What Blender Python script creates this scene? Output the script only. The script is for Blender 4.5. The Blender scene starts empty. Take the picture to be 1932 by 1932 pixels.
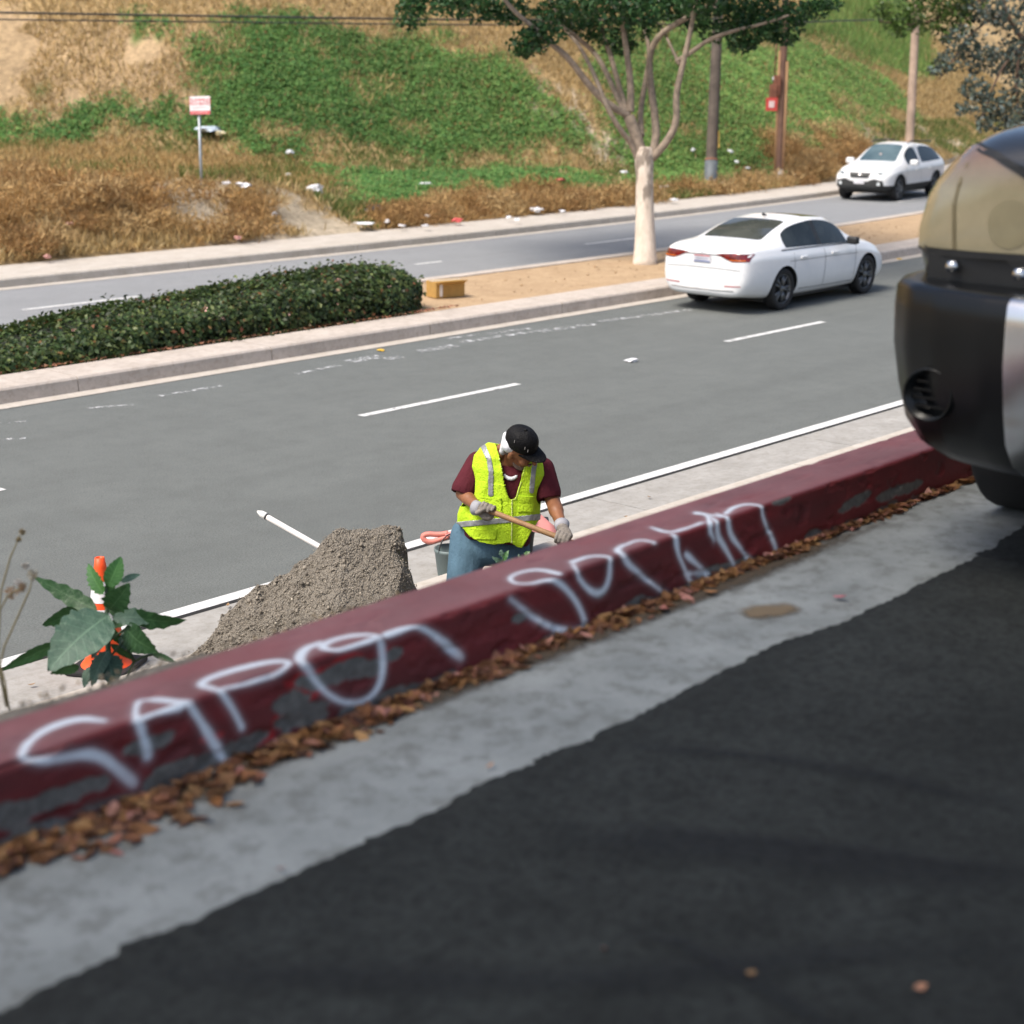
import bpy, bmesh, math, random
import numpy as np
from mathutils import Vector, Matrix
from mathutils.bvhtree import BVHTree
random.seed(7); rng = np.random.default_rng(7)
S = bpy.context.scene
COL = S.collection
RAD = math.radians

# ------------------------------------------------------------------ camera
CAM_H = 3.55                      # eye height above the lower road
F, CXY = 3000.0, 966.0            # focal length and centre in 1932 px units of the photograph
PITCH, ROLL, YAW = RAD(15.5), RAD(0.3), RAD(42.3)
cam_h = np.array([math.cos(YAW), math.sin(YAW), 0.0])
cam_r = np.array([math.sin(YAW), -math.cos(YAW), 0.0])
zup = np.array([0, 0, 1.0])
FW = math.cos(PITCH) * cam_h - math.sin(PITCH) * zup
up0 = math.sin(PITCH) * cam_h + math.cos(PITCH) * zup
CR = math.cos(ROLL) * cam_r + math.sin(ROLL) * up0
CU = -math.sin(ROLL) * cam_r + math.cos(ROLL) * up0
cd = bpy.data.cameras.new('camera'); cam = bpy.data.objects.new('camera', cd); COL.objects.link(cam)
cam.matrix_world = Matrix(((CR[0], CU[0], -FW[0], 0), (CR[1], CU[1], -FW[1], 0), (CR[2], CU[2], -FW[2], CAM_H), (0, 0, 0, 1)))
cd.sensor_width = 36; cd.lens = F / 1932 * 36; cd.clip_end = 3000; cd.clip_start = 0.05
cd.dof.use_dof = True; cd.dof.focus_distance = 9.9; cd.dof.aperture_fstop = 2.3
S.camera = cam
# ------------------------------------------------------------------ sky, sun, exposure
SUN_DIR = Vector((-0.52, 0.10, 0.86)).normalized()        # towards the hazy sun: from the left, a little behind the street
wd = bpy.data.worlds.new('World'); S.world = wd; wd.use_nodes = True
wn = wd.node_tree; wn.nodes.clear()
sky = wn.nodes.new('ShaderNodeTexSky'); sky.sky_type = 'NISHITA'; sky.sun_disc = False
sky.sun_elevation = math.asin(SUN_DIR.z); sky.sun_rotation = math.atan2(SUN_DIR.x, SUN_DIR.y)
sky.air_density = 1.0; sky.dust_density = 4.0; sky.ozone_density = 1.0
bg = wn.nodes.new('ShaderNodeBackground'); bg.inputs['Strength'].default_value = 0.12
wo = wn.nodes.new('ShaderNodeOutputWorld')
wn.links.new(sky.outputs[0], bg.inputs[0]); wn.links.new(bg.outputs[0], wo.inputs[0])
sl = bpy.data.lights.new('sun', 'SUN'); so = bpy.data.objects.new('sun', sl); COL.objects.link(so)
sl.energy = 2.4; sl.angle = RAD(22); sl.color = (1.0, 0.93, 0.83)
so.rotation_euler = SUN_DIR.to_track_quat('Z', 'Y').to_euler(); so.location = (-20, 20, 40)
S.view_settings.view_transform = 'Standard'; S.view_settings.look = 'None'
S.view_settings.exposure = 0.80; S.view_settings.gamma = 1.0; S.view_settings.use_curve_mapping = False
S.cycles.use_denoising = True; S.cycles.max_bounces = 6
S.cycles.use_adaptive_sampling = True; S.cycles.adaptive_threshold = 0.01

# ------------------------------------------------------------------ pixel -> place helpers (pixels of the 1932 px photograph)
def ray(px, py):
    return FW + CR * (px - CXY) / F - CU * (py - CXY) / F
def at_z(px, py, z):
    d = ray(px, py); t = (z - CAM_H) / d[2]
    return np.array([d[0] * t, d[1] * t, z])
def at_y(px, py, y):
    d = ray(px, py); t = y / d[1]
    return np.array([d[0] * t, y, CAM_H + d[2] * t])
def at_d(px, py, dep):
    d = ray(px, py) * dep
    return np.array([d[0], d[1], CAM_H + d[2]])

# ------------------------------------------------------------------ objects
def tag(o, label=None, cat=None, group=None, kind=None):
    if label: o['label'] = label
    if cat: o['category'] = cat
    if group: o['group'] = group
    if kind: o['kind'] = kind
    return o
def empty(name, loc, label=None, cat=None, group=None, rz=0.0):
    o = bpy.data.objects.new(name, None); COL.objects.link(o)
    o.location = loc; o.rotation_euler = (0, 0, rz); o.empty_display_size = 0.1
    return tag(o, label, cat, group)
def link(name, me, mats=None, parent=None, smooth=False):
    o = bpy.data.objects.new(name, me); COL.objects.link(o)
    for m in (mats if isinstance(mats, (list, tuple)) else [mats] if mats else []):
        me.materials.append(m)
    if parent: o.parent = parent
    if smooth: me.polygons.foreach_set('use_smooth', [True] * len(me.polygons))
    return o
class MB:
    """collects faces; build() makes ONE mesh object"""
    def __init__(s): s.v = []; s.f = []; s.m = []
    def add(s, vs, fs, mi=0):
        o = len(s.v); s.v += [tuple(map(float, p)) for p in vs]
        s.f += [tuple(i + o for i in f) for f in fs]; s.m += [mi] * len(fs); return s
    def box(s, c, d, rz=0.0, mi=0, M=None, taper=1.0):
        hx, hy, hz = d[0] / 2, d[1] / 2, d[2] / 2; vs = []
        for k in (-1, 1):
            t = taper if k > 0 else 1.0
            for a, b in ((-1, -1), (1, -1), (1, 1), (-1, 1)):
                x, y = a * hx * t, b * hy * t
                p = Vector((x * math.cos(rz) - y * math.sin(rz), x * math.sin(rz) + y * math.cos(rz), k * hz))
                if M is not None: p = M @ p
                vs.append((p.x + c[0], p.y + c[1], p.z + c[2]))
        return s.add(vs, [(3, 2, 1, 0), (4, 5, 6, 7), (0, 1, 5, 4), (1, 2, 6, 5), (2, 3, 7, 6), (3, 0, 4, 7)], mi)
    def tube(s, pts, rad, n=8, mi=0, cap=True):
        pts = [Vector(p) for p in pts]; rad = list(rad) if hasattr(rad, '__len__') else [rad] * len(pts)
        vs = []; fs = []; ref = None
        for i, p in enumerate(pts):
            t = (pts[min(i + 1, len(pts) - 1)] - pts[max(i - 1, 0)])
            t = t.normalized() if t.length > 1e-9 else Vector((0, 0, 1))
            if ref is None: ref = t.orthogonal().normalized()
            ref = (ref - t * ref.dot(t)); ref = ref.normalized() if ref.length > 1e-6 else t.orthogonal().normalized()
            b = t.cross(ref)
            for k in range(n):
                a = 2 * math.pi * k / n
                vs.append(p + (ref * math.cos(a) + b * math.sin(a)) * rad[i])
        for i in range(len(pts) - 1):
            for k in range(n):
                fs.append((i * n + k, i * n + (k + 1) % n, (i + 1) * n + (k + 1) % n, (i + 1) * n + k))
        if cap:
            fs.append(tuple(range(n - 1, -1, -1))); fs.append(tuple((len(pts) - 1) * n + k for k in range(n)))
        return s.add(vs, fs, mi)
    def lathe(s, prof, c=(0, 0, 0), n=24, M=None, mi=0, closed=False):
        """prof: (r, z) pairs turned about local z"""
        vs = []; fs = []; m = len(prof)
        for k in range(n):
            a = 2 * math.pi * k / n
            for r, z in prof:
                p = Vector((r * math.cos(a), r * math.sin(a), z))
                if M is not None: p = M @ p
                vs.append((p.x + c[0], p.y + c[1], p.z + c[2]))
        for k in range(n):
            for j in range(m if closed else m - 1):
                fs.append((k * m + j, ((k + 1) % n) * m + j, ((k + 1) % n) * m + (j + 1) % m, k * m + (j + 1) % m))
        return s.add(vs, fs, mi)
    def grid(s, P, mi=0, wrap=False):
        """P[i][j] points"""
        n, m = len(P), len(P[0]); vs = [q for row in P for q in row]
        fs = [(i * m + j, i * m + (j + 1) % m, (i + 1) * m + (j + 1) % m, (i + 1) * m + j)
              for i in range(n - 1) for j in range(m if wrap else m - 1)]
        return s.add(vs, fs, mi)
    def mesh(s, name):
        me = bpy.data.meshes.new(name); me.from_pydata(s.v, [], s.f)
        me.polygons.foreach_set('material_index', s.m); me.update(); return me
    def build(s, name, mats, parent=None, smooth=False, bevel=0.0):
        me = s.mesh(name)
        if bevel:
            bm = bmesh.new(); bm.from_mesh(me); bmesh.ops.remove_doubles(bm, verts=bm.verts, dist=1e-5)
            bmesh.ops.bevel(bm, geom=[e for e in bm.edges if len(e.link_faces) == 2 and e.calc_face_angle(0) > 0.5], offset=bevel, segments=2, affect='EDGES', profile=0.6)
            bm.to_mesh(me); bm.free()
        return link(name, me, mats, parent, smooth)
def raw_mesh(name, V, Fq, nper):
    """fast mesh from numpy: V (n,3), Fq flat index array with nper corners a face"""
    me = bpy.data.meshes.new(name); V = np.ascontiguousarray(V, dtype=np.float32); Fq = np.ascontiguousarray(Fq, dtype=np.int32).ravel()
    nf = len(Fq) // nper
    me.vertices.add(len(V)); me.vertices.foreach_set('co', V.ravel())
    me.loops.add(len(Fq)); me.loops.foreach_set('vertex_index', Fq)
    me.polygons.add(nf); me.polygons.foreach_set('loop_start', np.arange(nf, dtype=np.int32) * nper)
    me.update(calc_edges=True); return me
def vcol(me, name, C):
    a = me.attributes.new(name, 'FLOAT_COLOR', 'POINT'); C = np.asarray(C, dtype=np.float32)
    if C.shape[1] == 3: C = np.concatenate([C, np.ones((len(C), 1), np.float32)], 1)
    a.data.foreach_set('color', np.ascontiguousarray(C).ravel())
def vfloat(me, name, A):
    a = me.attributes.new(name, 'FLOAT', 'POINT'); a.data.foreach_set('value', np.asarray(A, dtype=np.float32).ravel())

# ------------------------------------------------------------------ noise for modelling
_perm = np.random.default_rng(3).random((64, 64, 8))
def vnoise(x, y, k=0):
    x = np.asarray(x, float); y = np.asarray(y, float)
    xi = np.floor(x).astype(int); yi = np.floor(y).astype(int); fx = x - xi; fy = y - yi
    fx = fx * fx * (3 - 2 * fx); fy = fy * fy * (3 - 2 * fy); T = _perm[:, :, k % 8]
    g = lambda a, b: T[a % 64, b % 64]
    return (g(xi, yi) * (1 - fx) + g(xi + 1, yi) * fx) * (1 - fy) + (g(xi, yi + 1) * (1 - fx) + g(xi + 1, yi + 1) * fx) * fy
def fbm(x, y, o=4, k=0):
    s = 0; a = .5; t = 0
    for i in range(o):
        s = s + a * vnoise(np.asarray(x) * 2 ** i + 13.7 * i, np.asarray(y) * 2 ** i + 5.1 * i, k + i); t += a; a *= .5
    return s / t
def inpoly(px, py, poly):
    px = np.asarray(px); py = np.asarray(py); r = np.zeros(px.shape, bool); n = len(poly); j = n - 1
    for i in range(n):
        xi, yi = poly[i]; xj, yj = poly[j]
        c = ((yi > py) != (yj > py)) & (px < (xj - xi) * (py - yi) / ((yj - yi) if yj != yi else 1e-9) + xi)
        r ^= c; j = i
    return r

# ------------------------------------------------------------------ materials
MATS = {}
class NT:
    def __init__(s, name):
        s.m = bpy.data.materials.new(name); s.m.use_nodes = True; s.t = s.m.node_tree; s.b = s.t.nodes['Principled BSDF']
        s.out = s.t.nodes['Material Output']; s._tc = None
    def n(s, typ, **kw):
        nd = s.t.nodes.new(typ)
        for k, v in kw.items(): setattr(nd, k, v)
        return nd
    def l(s, a, b): s.t.links.new(a, b)
    def co(s):
        if s._tc is None: s._tc = s.n('ShaderNodeTexCoord')
        return s._tc.outputs['Object']
    def noise(s, scale, detail=4, rough=.6, vec=None, stretch=None):
        nz = s.n('ShaderNodeTexNoise'); nz.inputs['Scale'].default_value = scale; nz.inputs['Detail'].default_value = detail; nz.inputs['Roughness'].default_value = rough
        v = vec or s.co()
        if stretch:
            mp = s.n('ShaderNodeMapping'); mp.inputs['Scale'].default_value = stretch; s.l(v, mp.inputs[0]); v = mp.outputs[0]
        s.l(v, nz.inputs['Vector']); return nz.outputs['Fac']
    def ramp(s, fac, stops):
        r = s.n('ShaderNodeValToRGB'); e = r.color_ramp.elements
        while len(e) < len(stops): e.new(.5)
        for i, (p, c) in enumerate(stops):
            e[i].position = p; e[i].color = (c, c, c, 1) if not hasattr(c, '__len__') else (*c, 1)
        s.l(fac, r.inputs[0]); return r.outputs[0]
    def mix(s, fac, a, b, mode='MIX'):
        m = s.n('ShaderNodeMix', data_type='RGBA', blend_type=mode)
        for sock, v in ((m.inputs[0], fac), (m.inputs[6], a), (m.inputs[7], b)):
            if hasattr(v, 'is_output'): s.l(v, sock)
            elif hasattr(v, '__len__'): sock.default_value = (*v, 1)
            else: sock.default_value = v if sock == m.inputs[0] else (v, v, v, 1)
        return m.outputs[2]
    def math(s, op, a, b=0.0):
        m = s.n('ShaderNodeMath', operation=op)
        for sock, v in ((m.inputs[0], a), (m.inputs[1], b)):
            if hasattr(v, 'is_output'): s.l(v, sock)
            else: sock.default_value = v
        return m.outputs[0]
    def attr(s, name, out='Color'):
        a = s.n('ShaderNodeAttribute'); a.attribute_name = name; return a.outputs[out]
    def set(s, **kw):
        for k, v in kw.items():
            i = s.b.inputs[{'color': 'Base Color', 'rough': 'Roughness', 'metal': 'Metallic', 'spec': 'Specular IOR Level', 'coat': 'Coat Weight', 'coatr': 'Coat Roughness',
                            'trans': 'Transmission Weight', 'alpha': 'Alpha', 'ior': 'IOR', 'sheen': 'Sheen Weight', 'sss': 'Subsurface Weight'}[k]]
            if hasattr(v, 'is_output'): s.l(v, i)
            elif hasattr(v, '__len__'): i.default_value = (*v, 1)
            else: i.default_value = v
        return s
    def bump(s, h, strength=.3, dist=.02):
        b = s.n('ShaderNodeBump'); b.inputs['Strength'].default_value = strength; b.inputs['Distance'].default_value = dist
        s.l(h, b.inputs['Height']); s.l(b.outputs[0], s.b.inputs['Normal']); return s
def simple(name, c, rough=.6, metal=0.0, var=.15, scale=6.0, bump=0.0, bscale=60.0, **kw):
    """plain paint / plastic / metal with slight tonal variation"""
    if name in MATS: return MATS[name]
    t = NT(name); lo = tuple(x * (1 - var) for x in c); hi = tuple(min(1, x * (1 + var)) for x in c)
    t.set(color=t.ramp(t.noise(scale, 5), [(.3, lo), (.7, hi)]), rough=rough, metal=metal, **kw)
    if bump: t.bump(t.noise(bscale, 3), bump, .01)
    MATS[name] = t.m; return t.m
def leafmat(name, rough=.5, trans=.35, col='lc'):
    if name in MATS: return MATS[name]
    t = NT(name); c = t.attr(col); t.set(color=c, rough=rough, spec=.35)
    tr = t.n('ShaderNodeBsdfTranslucent'); t.l(c, tr.inputs[0]); mx = t.n('ShaderNodeMixShader'); mx.inputs[0].default_value = trans
    t.l(t.b.outputs[0], mx.inputs[1]); t.l(tr.outputs[0], mx.inputs[2]); t.l(mx.outputs[0], t.out.inputs[0])
    MATS[name] = t.m; return t.m
def leaf_cloud(name, C, N, T, L, Wd, colr, mat, parent=None, fold=.25):
    """many diamond leaves; C centres, N normals, T long directions, L lengths, Wd widths, colr (n,3)"""
    n = len(C); T = T - N * np.sum(T * N, 1, keepdims=True); T /= np.linalg.norm(T, axis=1, keepdims=True) + 1e-9
    B = np.cross(N, T); L = np.asarray(L).reshape(-1, 1) * np.ones((n, 1)); Wd = np.asarray(Wd).reshape(-1, 1) * np.ones((n, 1))
    V = np.empty((n, 4, 3)); V[:, 0] = C - T * L * .5; V[:, 1] = C + B * Wd * .5 + N * Wd * fold - T * L * .06
    V[:, 2] = C + T * L * .5 - N * L * .08; V[:, 3] = C - B * Wd * .5 + N * Wd * fold - T * L * .06
    me = raw_mesh(name, V.reshape(-1, 3), np.arange(n * 4), 4); vcol(me, 'lc', np.repeat(colr, 4, 0))
    return link(name, me, mat, parent)
def rdir(n):
    d = rng.normal(size=(n, 3)); return d / np.linalg.norm(d, axis=1, keepdims=True)
def lerp_col(cols, n, jit=.12):
    cols = np.array(cols); i = rng.integers(0, len(cols), n); j = rng.integers(0, len(cols), n); t = rng.random((n, 1))
    return np.clip((cols[i] * (1 - t) + cols[j] * t) * (1 + rng.normal(0, jit, (n, 1))), 0.002, 1)
# ================================================================== SETTING
UP = 1.95                                   # level of the upper street
def cur(X):                                 # the far carriageway bends gently to the left of its line
    X = np.asarray(X, float); t = np.clip(X - 22, 0, 40); return .003 * t * t + np.clip(X - 62, 0, None) * .24
def asphalt(name, lo, hi, tint=(1, 1, 1), speck=.6, bump=.35, patch=.5, grain=60):
    t = NT(name)
    f1 = t.noise(420, 2, .7); f2 = t.noise(1.3, 7, .72); f3 = t.noise(grain, 4, .75); f4 = t.noise(4.5, 5, .7)
    a = t.ramp(f2, [(.3, tuple(lo * c for c in tint)), (.7, tuple(hi * c for c in tint))])
    a = t.mix(t.ramp(f4, [(.36, patch * .7), (.55, 0.0)]), a, tuple(lo * .62 * c for c in tint))
    b = t.mix(t.ramp(f1, [(.42, 0.0), (.66, speck)]), a, tuple(min(1, hi * 1.8 * c) for c in tint))
    c = t.mix(t.ramp(f3, [(.34, .7), (.52, 0.0)]), b, tuple(lo * .5 * c for c in tint)); c = t.mix(t.ramp(f3, [(.56, 0.0), (.72, .45)]), c, tuple(min(1, hi * 1.7 * k) for k in tint))
    # tyre-darkened wheel tracks run along the street, faint and broken
    st = t.noise(.8, 4, .55, stretch=(.05, 1.5, 1)); c = t.mix(t.ramp(st, [(.38, patch * .5), (.56, 0.0)]), c, tuple(lo * .75 * k for k in tint))
    t.set(color=c, rough=.85, spec=.25); t.bump(f1, bump, .006); return t.m
def concrete(name, c1, c2, stain=(.25, .22, .18), rough=.85, fine=260, staina=.5):
    t = NT(name); f = t.noise(3.1, 6, .65); g = t.noise(fine, 2, .7); h = t.noise(14, 5, .7)
    a = t.ramp(f, [(.32, c1), (.68, c2)]); a = t.mix(t.ramp(g, [(.5, 0.0), (.75, .4)]), a, tuple(x * .55 for x in c1))
    a = t.mix(t.ramp(h, [(.36, staina), (.52, 0.0)]), a, stain)
    t.set(color=a, rough=rough, spec=.25); t.bump(g, .3, .004); return t.m
M_road = asphalt('worn_grey_asphalt', .110, .142, (.93, 1.0, .96), speck=.6, patch=.38, grain=70)
M_road2 = asphalt('pale_grey_asphalt', .215, .26, (.96, .99, 1.02), speck=.4, patch=.3)
M_upper = asphalt('dark_asphalt', .019, .042, (.88, 1.0, .95), speck=.6, bump=.9, patch=.95, grain=38)
M_conc = concrete('pinkish_concrete', (.42, .37, .325), (.54, .48, .425), stain=(.27, .21, .16), staina=.35)
M_conc2 = concrete('pale_concrete', (.42, .38, .33), (.52, .48, .43), stain=(.33, .28, .22), staina=.4)
M_gut = concrete('grey_gutter_concrete', (.28, .27, .25), (.38, .37, .35), stain=(.2, .18, .15), staina=.35)
M_gutup = concrete('street_gutter_concrete', (.19, .205, .20), (.30, .32, .315), stain=(.10, .10, .09), staina=.5, fine=170)
M_white = simple('road_paint_white', (.62, .62, .61), .7, var=.2, scale=14)
def wornpaint(name, c, thr):
    t = NT(name); f = t.noise(9, 5, .75); g = t.noise(160, 2, .7)
    a = t.ramp(t.math('ADD', t.math('MULTIPLY', f, .75), t.math('MULTIPLY', g, .25)), [(thr - .05, 0.0), (thr + .05, 1.0)])
    t.set(color=c, rough=.75, alpha=a); MATS[name] = t.m; return t.m
M_worn = wornpaint('worn_white_paint', (.6, .61, .62), .54)
M_worn1 = wornpaint('slightly_worn_white_paint', (.62, .62, .61), .42)

def strip(name, y0, y1, z, mat, x0=-45, x1=110, step=1.0, bend=True, parent=None, z1=None):
    n = int((x1 - x0) / step) + 1; X = np.linspace(x0, x1, n); o = cur(X) if bend else X * 0
    V = np.stack([np.stack([X, y0 + o, X * 0 + z], 1), np.stack([X, y1 + o, X * 0 + (z if z1 is None else z1)], 1)], 1).reshape(-1, 3)
    i = np.arange(n - 1) * 2; Fq = np.stack([i, i + 2, i + 3, i + 1], 1)
    o = link(name, raw_mesh(name, V, Fq, 4), mat, parent)
    if not parent: o['kind'] = 'structure'
    return o
# the base sheet
g = MB().add([(-900, -900, -.06), (900, -900, -.06), (900, 900, -.06), (-900, 900, -.06)], [(0, 1, 2, 3)])
M_earth = concrete('dry_earth', (.33, .24, .15), (.45, .34, .22), stain=(.22, .15, .09))
tag(g.build('ground', M_earth), kind='structure')
road = strip('road', 8.42, 15.64, 0.0, M_road)
road2 = strip('far_road', 19.2, 24.3, 0.0, M_road2)
# painted markings (flat print)
def mark(parent, name, p0, p1, w, mat, z=.005):
    a = Vector((p0[0], p0[1], z)); b = Vector((p1[0], p1[1], z)); n = Vector((-(b - a).y, (b - a).x, 0)).normalized() * w / 2
    return MB().add([a - n, b - n, b + n, a + n], [(0, 1, 2, 3)]).build(name, mat, parent)
DASH_Y, DASH2_Y = 12.36, 21.9
for k in range(-3, 9):
    x = 11.18 + k * 6.72; o = cur(x)
    mark(road, 'lane_dash', (x, DASH_Y + cur(x) * .3), (x + 2.5, DASH_Y + cur(x + 2.5) * .3), .105, M_worn1)
for x, l in ((12.85, 2.15), (21.2, .7), (26.3, 1.9), (4.5, 2.1), (33.5, 2.0), (41.5, 2.2), (49, 2.2)):
    mark(road2, 'lane_dash', (x, DASH2_Y + cur(x) - .1), (x + l, DASH2_Y + cur(x + l) - .1), .11, M_worn1)
strip('edge_line', 8.47, 8.60, .005, M_white, parent=road, bend=False)
strip('edge_seam', 8.425, 8.468, .004, simple('black_joint', (.015, .015, .015), .9), parent=road, bend=False)
# worn scraps of old striping in the inner lane
for (a, b, c, d, w) in ((160, 771, 252, 764, .07), (0, 800, 50, 795, .07), (0, 831, 48, 827, .07), (660, 683, 720, 672, .22), (728, 678, 760, 674, .16), (790, 664, 860, 652, .2), (870, 646, 990, 628, .16),
                        (1000, 628, 1120, 612, .18), (1130, 607, 1310, 584, .14), (560, 706, 640, 690, .1), (300, 748, 420, 728, .08), (840, 640, 1000, 620, .1)):
    p, q = at_z(a, b, 0), at_z(c, d, 0); mark(road, 'old_striping', p, q, w, M_worn, .006)
# median: kerb pieces on both sides with joints, soil between them
median = strip('median', 16.3, 19.05, .15, concrete('median_soil', (.36, .25, .15), (.47, .34, .21), stain=(.27, .18, .10)), step=1)
strip('gutter_strip', 15.40, 15.645, .006, M_conc2, parent=median)
def slabs(parent, name, xs, prof, mat, bend=True, gap=.012):
    """a row of kerb/slab pieces; prof = closed (y, z) section"""
    for i in range(len(xs) - 1):
        a, b = xs[i] + gap / 2, xs[i + 1] - gap / 2; n = len(prof); mb = MB(); rows = []
        for x in np.linspace(a, b, 3):
            o = float(cur(x)) if bend else 0.0; rows.append([(x, y + o, z) for y, z in prof])
        mb.grid(rows, wrap=True); mb.add(rows[0], [tuple(range(n))]); mb.add(rows[-1], [tuple(range(n - 1, -1, -1))])
        bm = bmesh.new(); me = mb.mesh(name); bm.from_mesh(me); bmesh.ops.remove_doubles(bm, verts=bm.verts, dist=1e-5); bmesh.ops.recalc_face_normals(bm, faces=bm.faces); bm.to_mesh(me); bm.free()
        link(name, me, mat, parent)
jx = [at_z(154, 712, .18)[0], at_z(517, 655, .18)[0]]; dj = jx[1] - jx[0]
xs = [jx[0] + k * dj for k in range(-5, 22)]
slabs(median, 'kerb_piece', xs, [(15.64, -.05), (15.655, .15), (15.675, .172), (15.70, .18), (16.36, .178), (16.36, -.05)], M_conc)
slabs(median, 'kerb_piece', [x + 1.1 for x in xs], [(19.0, .0), (19.0, .168), (19.27, .17), (19.30, .14), (19.31, -.05)], M_conc)
# far pavement
far = strip('pavement', 24.42, 26.1, .145, M_conc2)
strip('gutter_strip', 24.02, 24.31, .006, M_conc2, parent=far)
slabs(far, 'kerb_piece', [-20 + 4.2 * k for k in range(0, 28)], [(24.30, -.05), (24.315, .125), (24.34, .15), (24.44, .15), (24.44, -.05)], M_conc2)
# near side of the lower road: gutter slabs, low pale kerb
near = strip('near_gutter', 7.5, 8.44, -.012, M_gut, bend=False)
jg = at_z(1235, 927, 0)[0]
slabs(near, 'gutter_slab', [jg - .55 + 3.3 * k for k in range(-8, 18)], [(7.60, -.04), (7.60, .004), (8.425, .0), (8.425, -.04)], M_gut, bend=False, gap=.014)
slabs(near, 'kerb_piece', [jg - 2 + 3.3 * k for k in range(-8, 18)], [(7.36, -.05), (7.36, .115), (7.575, .115), (7.595, .09), (7.598, -.05)], M_conc2, bend=False)
# ---- earth bank between the lower kerb and the upper street
X = np.arange(-12, 40, .12); prof = [(3.085, 2.06), (3.10, 2.10), (3.16, 2.105), (3.24, 2.07), (3.5, 1.75), (4.0, 1.1), (4.6, .55), (5.4, .16), (6.2, .09), (7.37, .08)]
Vv = []
for x in X:
    w = np.interp(x, [2.2, 3.3, 3.8], [1, .35, .0])
    for k, (y, z) in enumerate(prof):
        yy = y if k in (0, 9) else (3.085 + (y - 3.085) * (.25 + .75 * w) if k < 4 else y)
        zz = z - (1 - w) * (.08 if k < 4 else 0) + (0 if k == 0 else .045 * (float(fbm(x * 5, y * 7, 3)) - .5) * (1.0 if k < 4 else 2))
        Vv.append((x, yy + .05 * (float(fbm(x * 4, k * 3.1, 3, 2)) - .5) * (1 if 1 < k < 9 else 0), zz))
m = len(prof); idx = np.arange(len(X) - 1)[:, None] * m + np.arange(m - 1)[None, :]; idx = idx.ravel()
me = raw_mesh('earth_bank', np.array(Vv), np.stack([idx, idx + m, idx + m + 1, idx + 1], 1), 4)
t = NT('bank_soil'); f = t.noise(16, 6, .7); t.set(color=t.ramp(f, [(.3, (.11, .095, .075)), (.6, (.24, .215, .175)), (.8, (.33, .30, .25))]), rough=.95); t.bump(t.noise(45, 5, .7), .8, .03)
tag(link('earth_bank', me, t.m, smooth=True), kind='structure')
# ---- upper street: asphalt with a ragged edge over the concrete gutter
gy = np.arange(-14, 40, .012)
stp = np.zeros(len(gy)); k = 0
while k < len(gy): m_ = int(rng.uniform(2, 10) if rng.random() < .5 else rng.uniform(20, 110)); stp[k:k + m_] = rng.normal(0, .008); k += m_
rag = 2.335 + .075 * (fbm(gy * 1.9, gy * 0 + 3, 4) - .5) + stp + .012 * (vnoise(gy * 53, gy * 0) - .5) + .012 * (vnoise(gy * 7, gy * 0 + 5) > .85)
V = np.concatenate([np.stack([gy, gy * 0 + 2.2, gy * 0 + UP + .006], 1), np.stack([gy, rag, gy * 0 + UP + .006], 1), np.stack([gy, rag + .006, gy * 0 + UP - .004], 1)], 0); n = len(gy); i = np.arange(n - 1)
me = raw_mesh('upper_street', V, np.concatenate([np.stack([i, i + 1, n + i + 1, n + i], 1), np.stack([n + i, n + i + 1, 2 * n + i + 1, 2 * n + i], 1)]), 4)
us = tag(link('upper_street', me, M_upper), kind='structure')
MB().add([(-14, -14, UP + .006), (40, -14, UP + .006), (40, 2.2, UP + .006), (-14, 2.2, UP + .006)], [(0, 1, 2, 3)]).build('asphalt_sheet', M_upper, us)
MB().box((12, -14.6, UP - .25), (28, 1, .4)).build('street_shoulder', M_upper, us)
MB().add([(-14, 2.2, UP + .003), (40, 2.2, UP + .003), (40, 2.9, UP), (-14, 2.9, UP)], [(0, 1, 2, 3)]).build('street_gutter', M_gutup, us)
MB().box((13, -5.5, UP - .55), (54, 17.2, 1.05)).build('street_base', M_earth, us)
# soft shadows painted on the asphalt as thin dark broken bands
t = NT('soft_shadow_band'); e = t.attr('edge', 'Fac'); fz = t.noise(30, 4, .7)
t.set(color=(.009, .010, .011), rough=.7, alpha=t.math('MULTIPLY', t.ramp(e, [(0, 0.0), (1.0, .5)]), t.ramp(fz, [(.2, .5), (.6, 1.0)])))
M_shadow_band = t.m
def band(name, pix, w, z, mat, parent):
    P = [at_z(a, b, z) for a, b in pix]; Q = []
    for i in range(len(P) - 1):
        for k in range(8): Q.append(P[i] * (1 - k / 8) + P[i + 1] * k / 8)
    Q.append(P[-1]); Q = np.array(Q); T = np.gradient(Q, axis=0); Nn = np.stack([-T[:, 1], T[:, 0], T[:, 2] * 0], 1); Nn /= np.linalg.norm(Nn, axis=1, keepdims=True)
    ww = w * (.7 + .6 * fbm(Q[:, 0] * 6, Q[:, 1] * 6, 3))[:, None]
    V = np.concatenate([Q - Nn * ww, Q, Q + Nn * ww]); n = len(Q); i = np.arange(n - 1)
    me = raw_mesh(name, V, np.concatenate([np.stack([i, i + 1, n + i + 1, n + i], 1), np.stack([n + i, n + i + 1, 2 * n + i + 1, 2 * n + i], 1)]), 4)
    tp = np.clip(np.minimum(np.arange(n), n - 1 - np.arange(n)) / (n * .22), 0, 1); vfloat(me, 'edge', np.concatenate([np.zeros(n), tp, np.zeros(n)])); return link(name, me, mat, parent)
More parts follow.
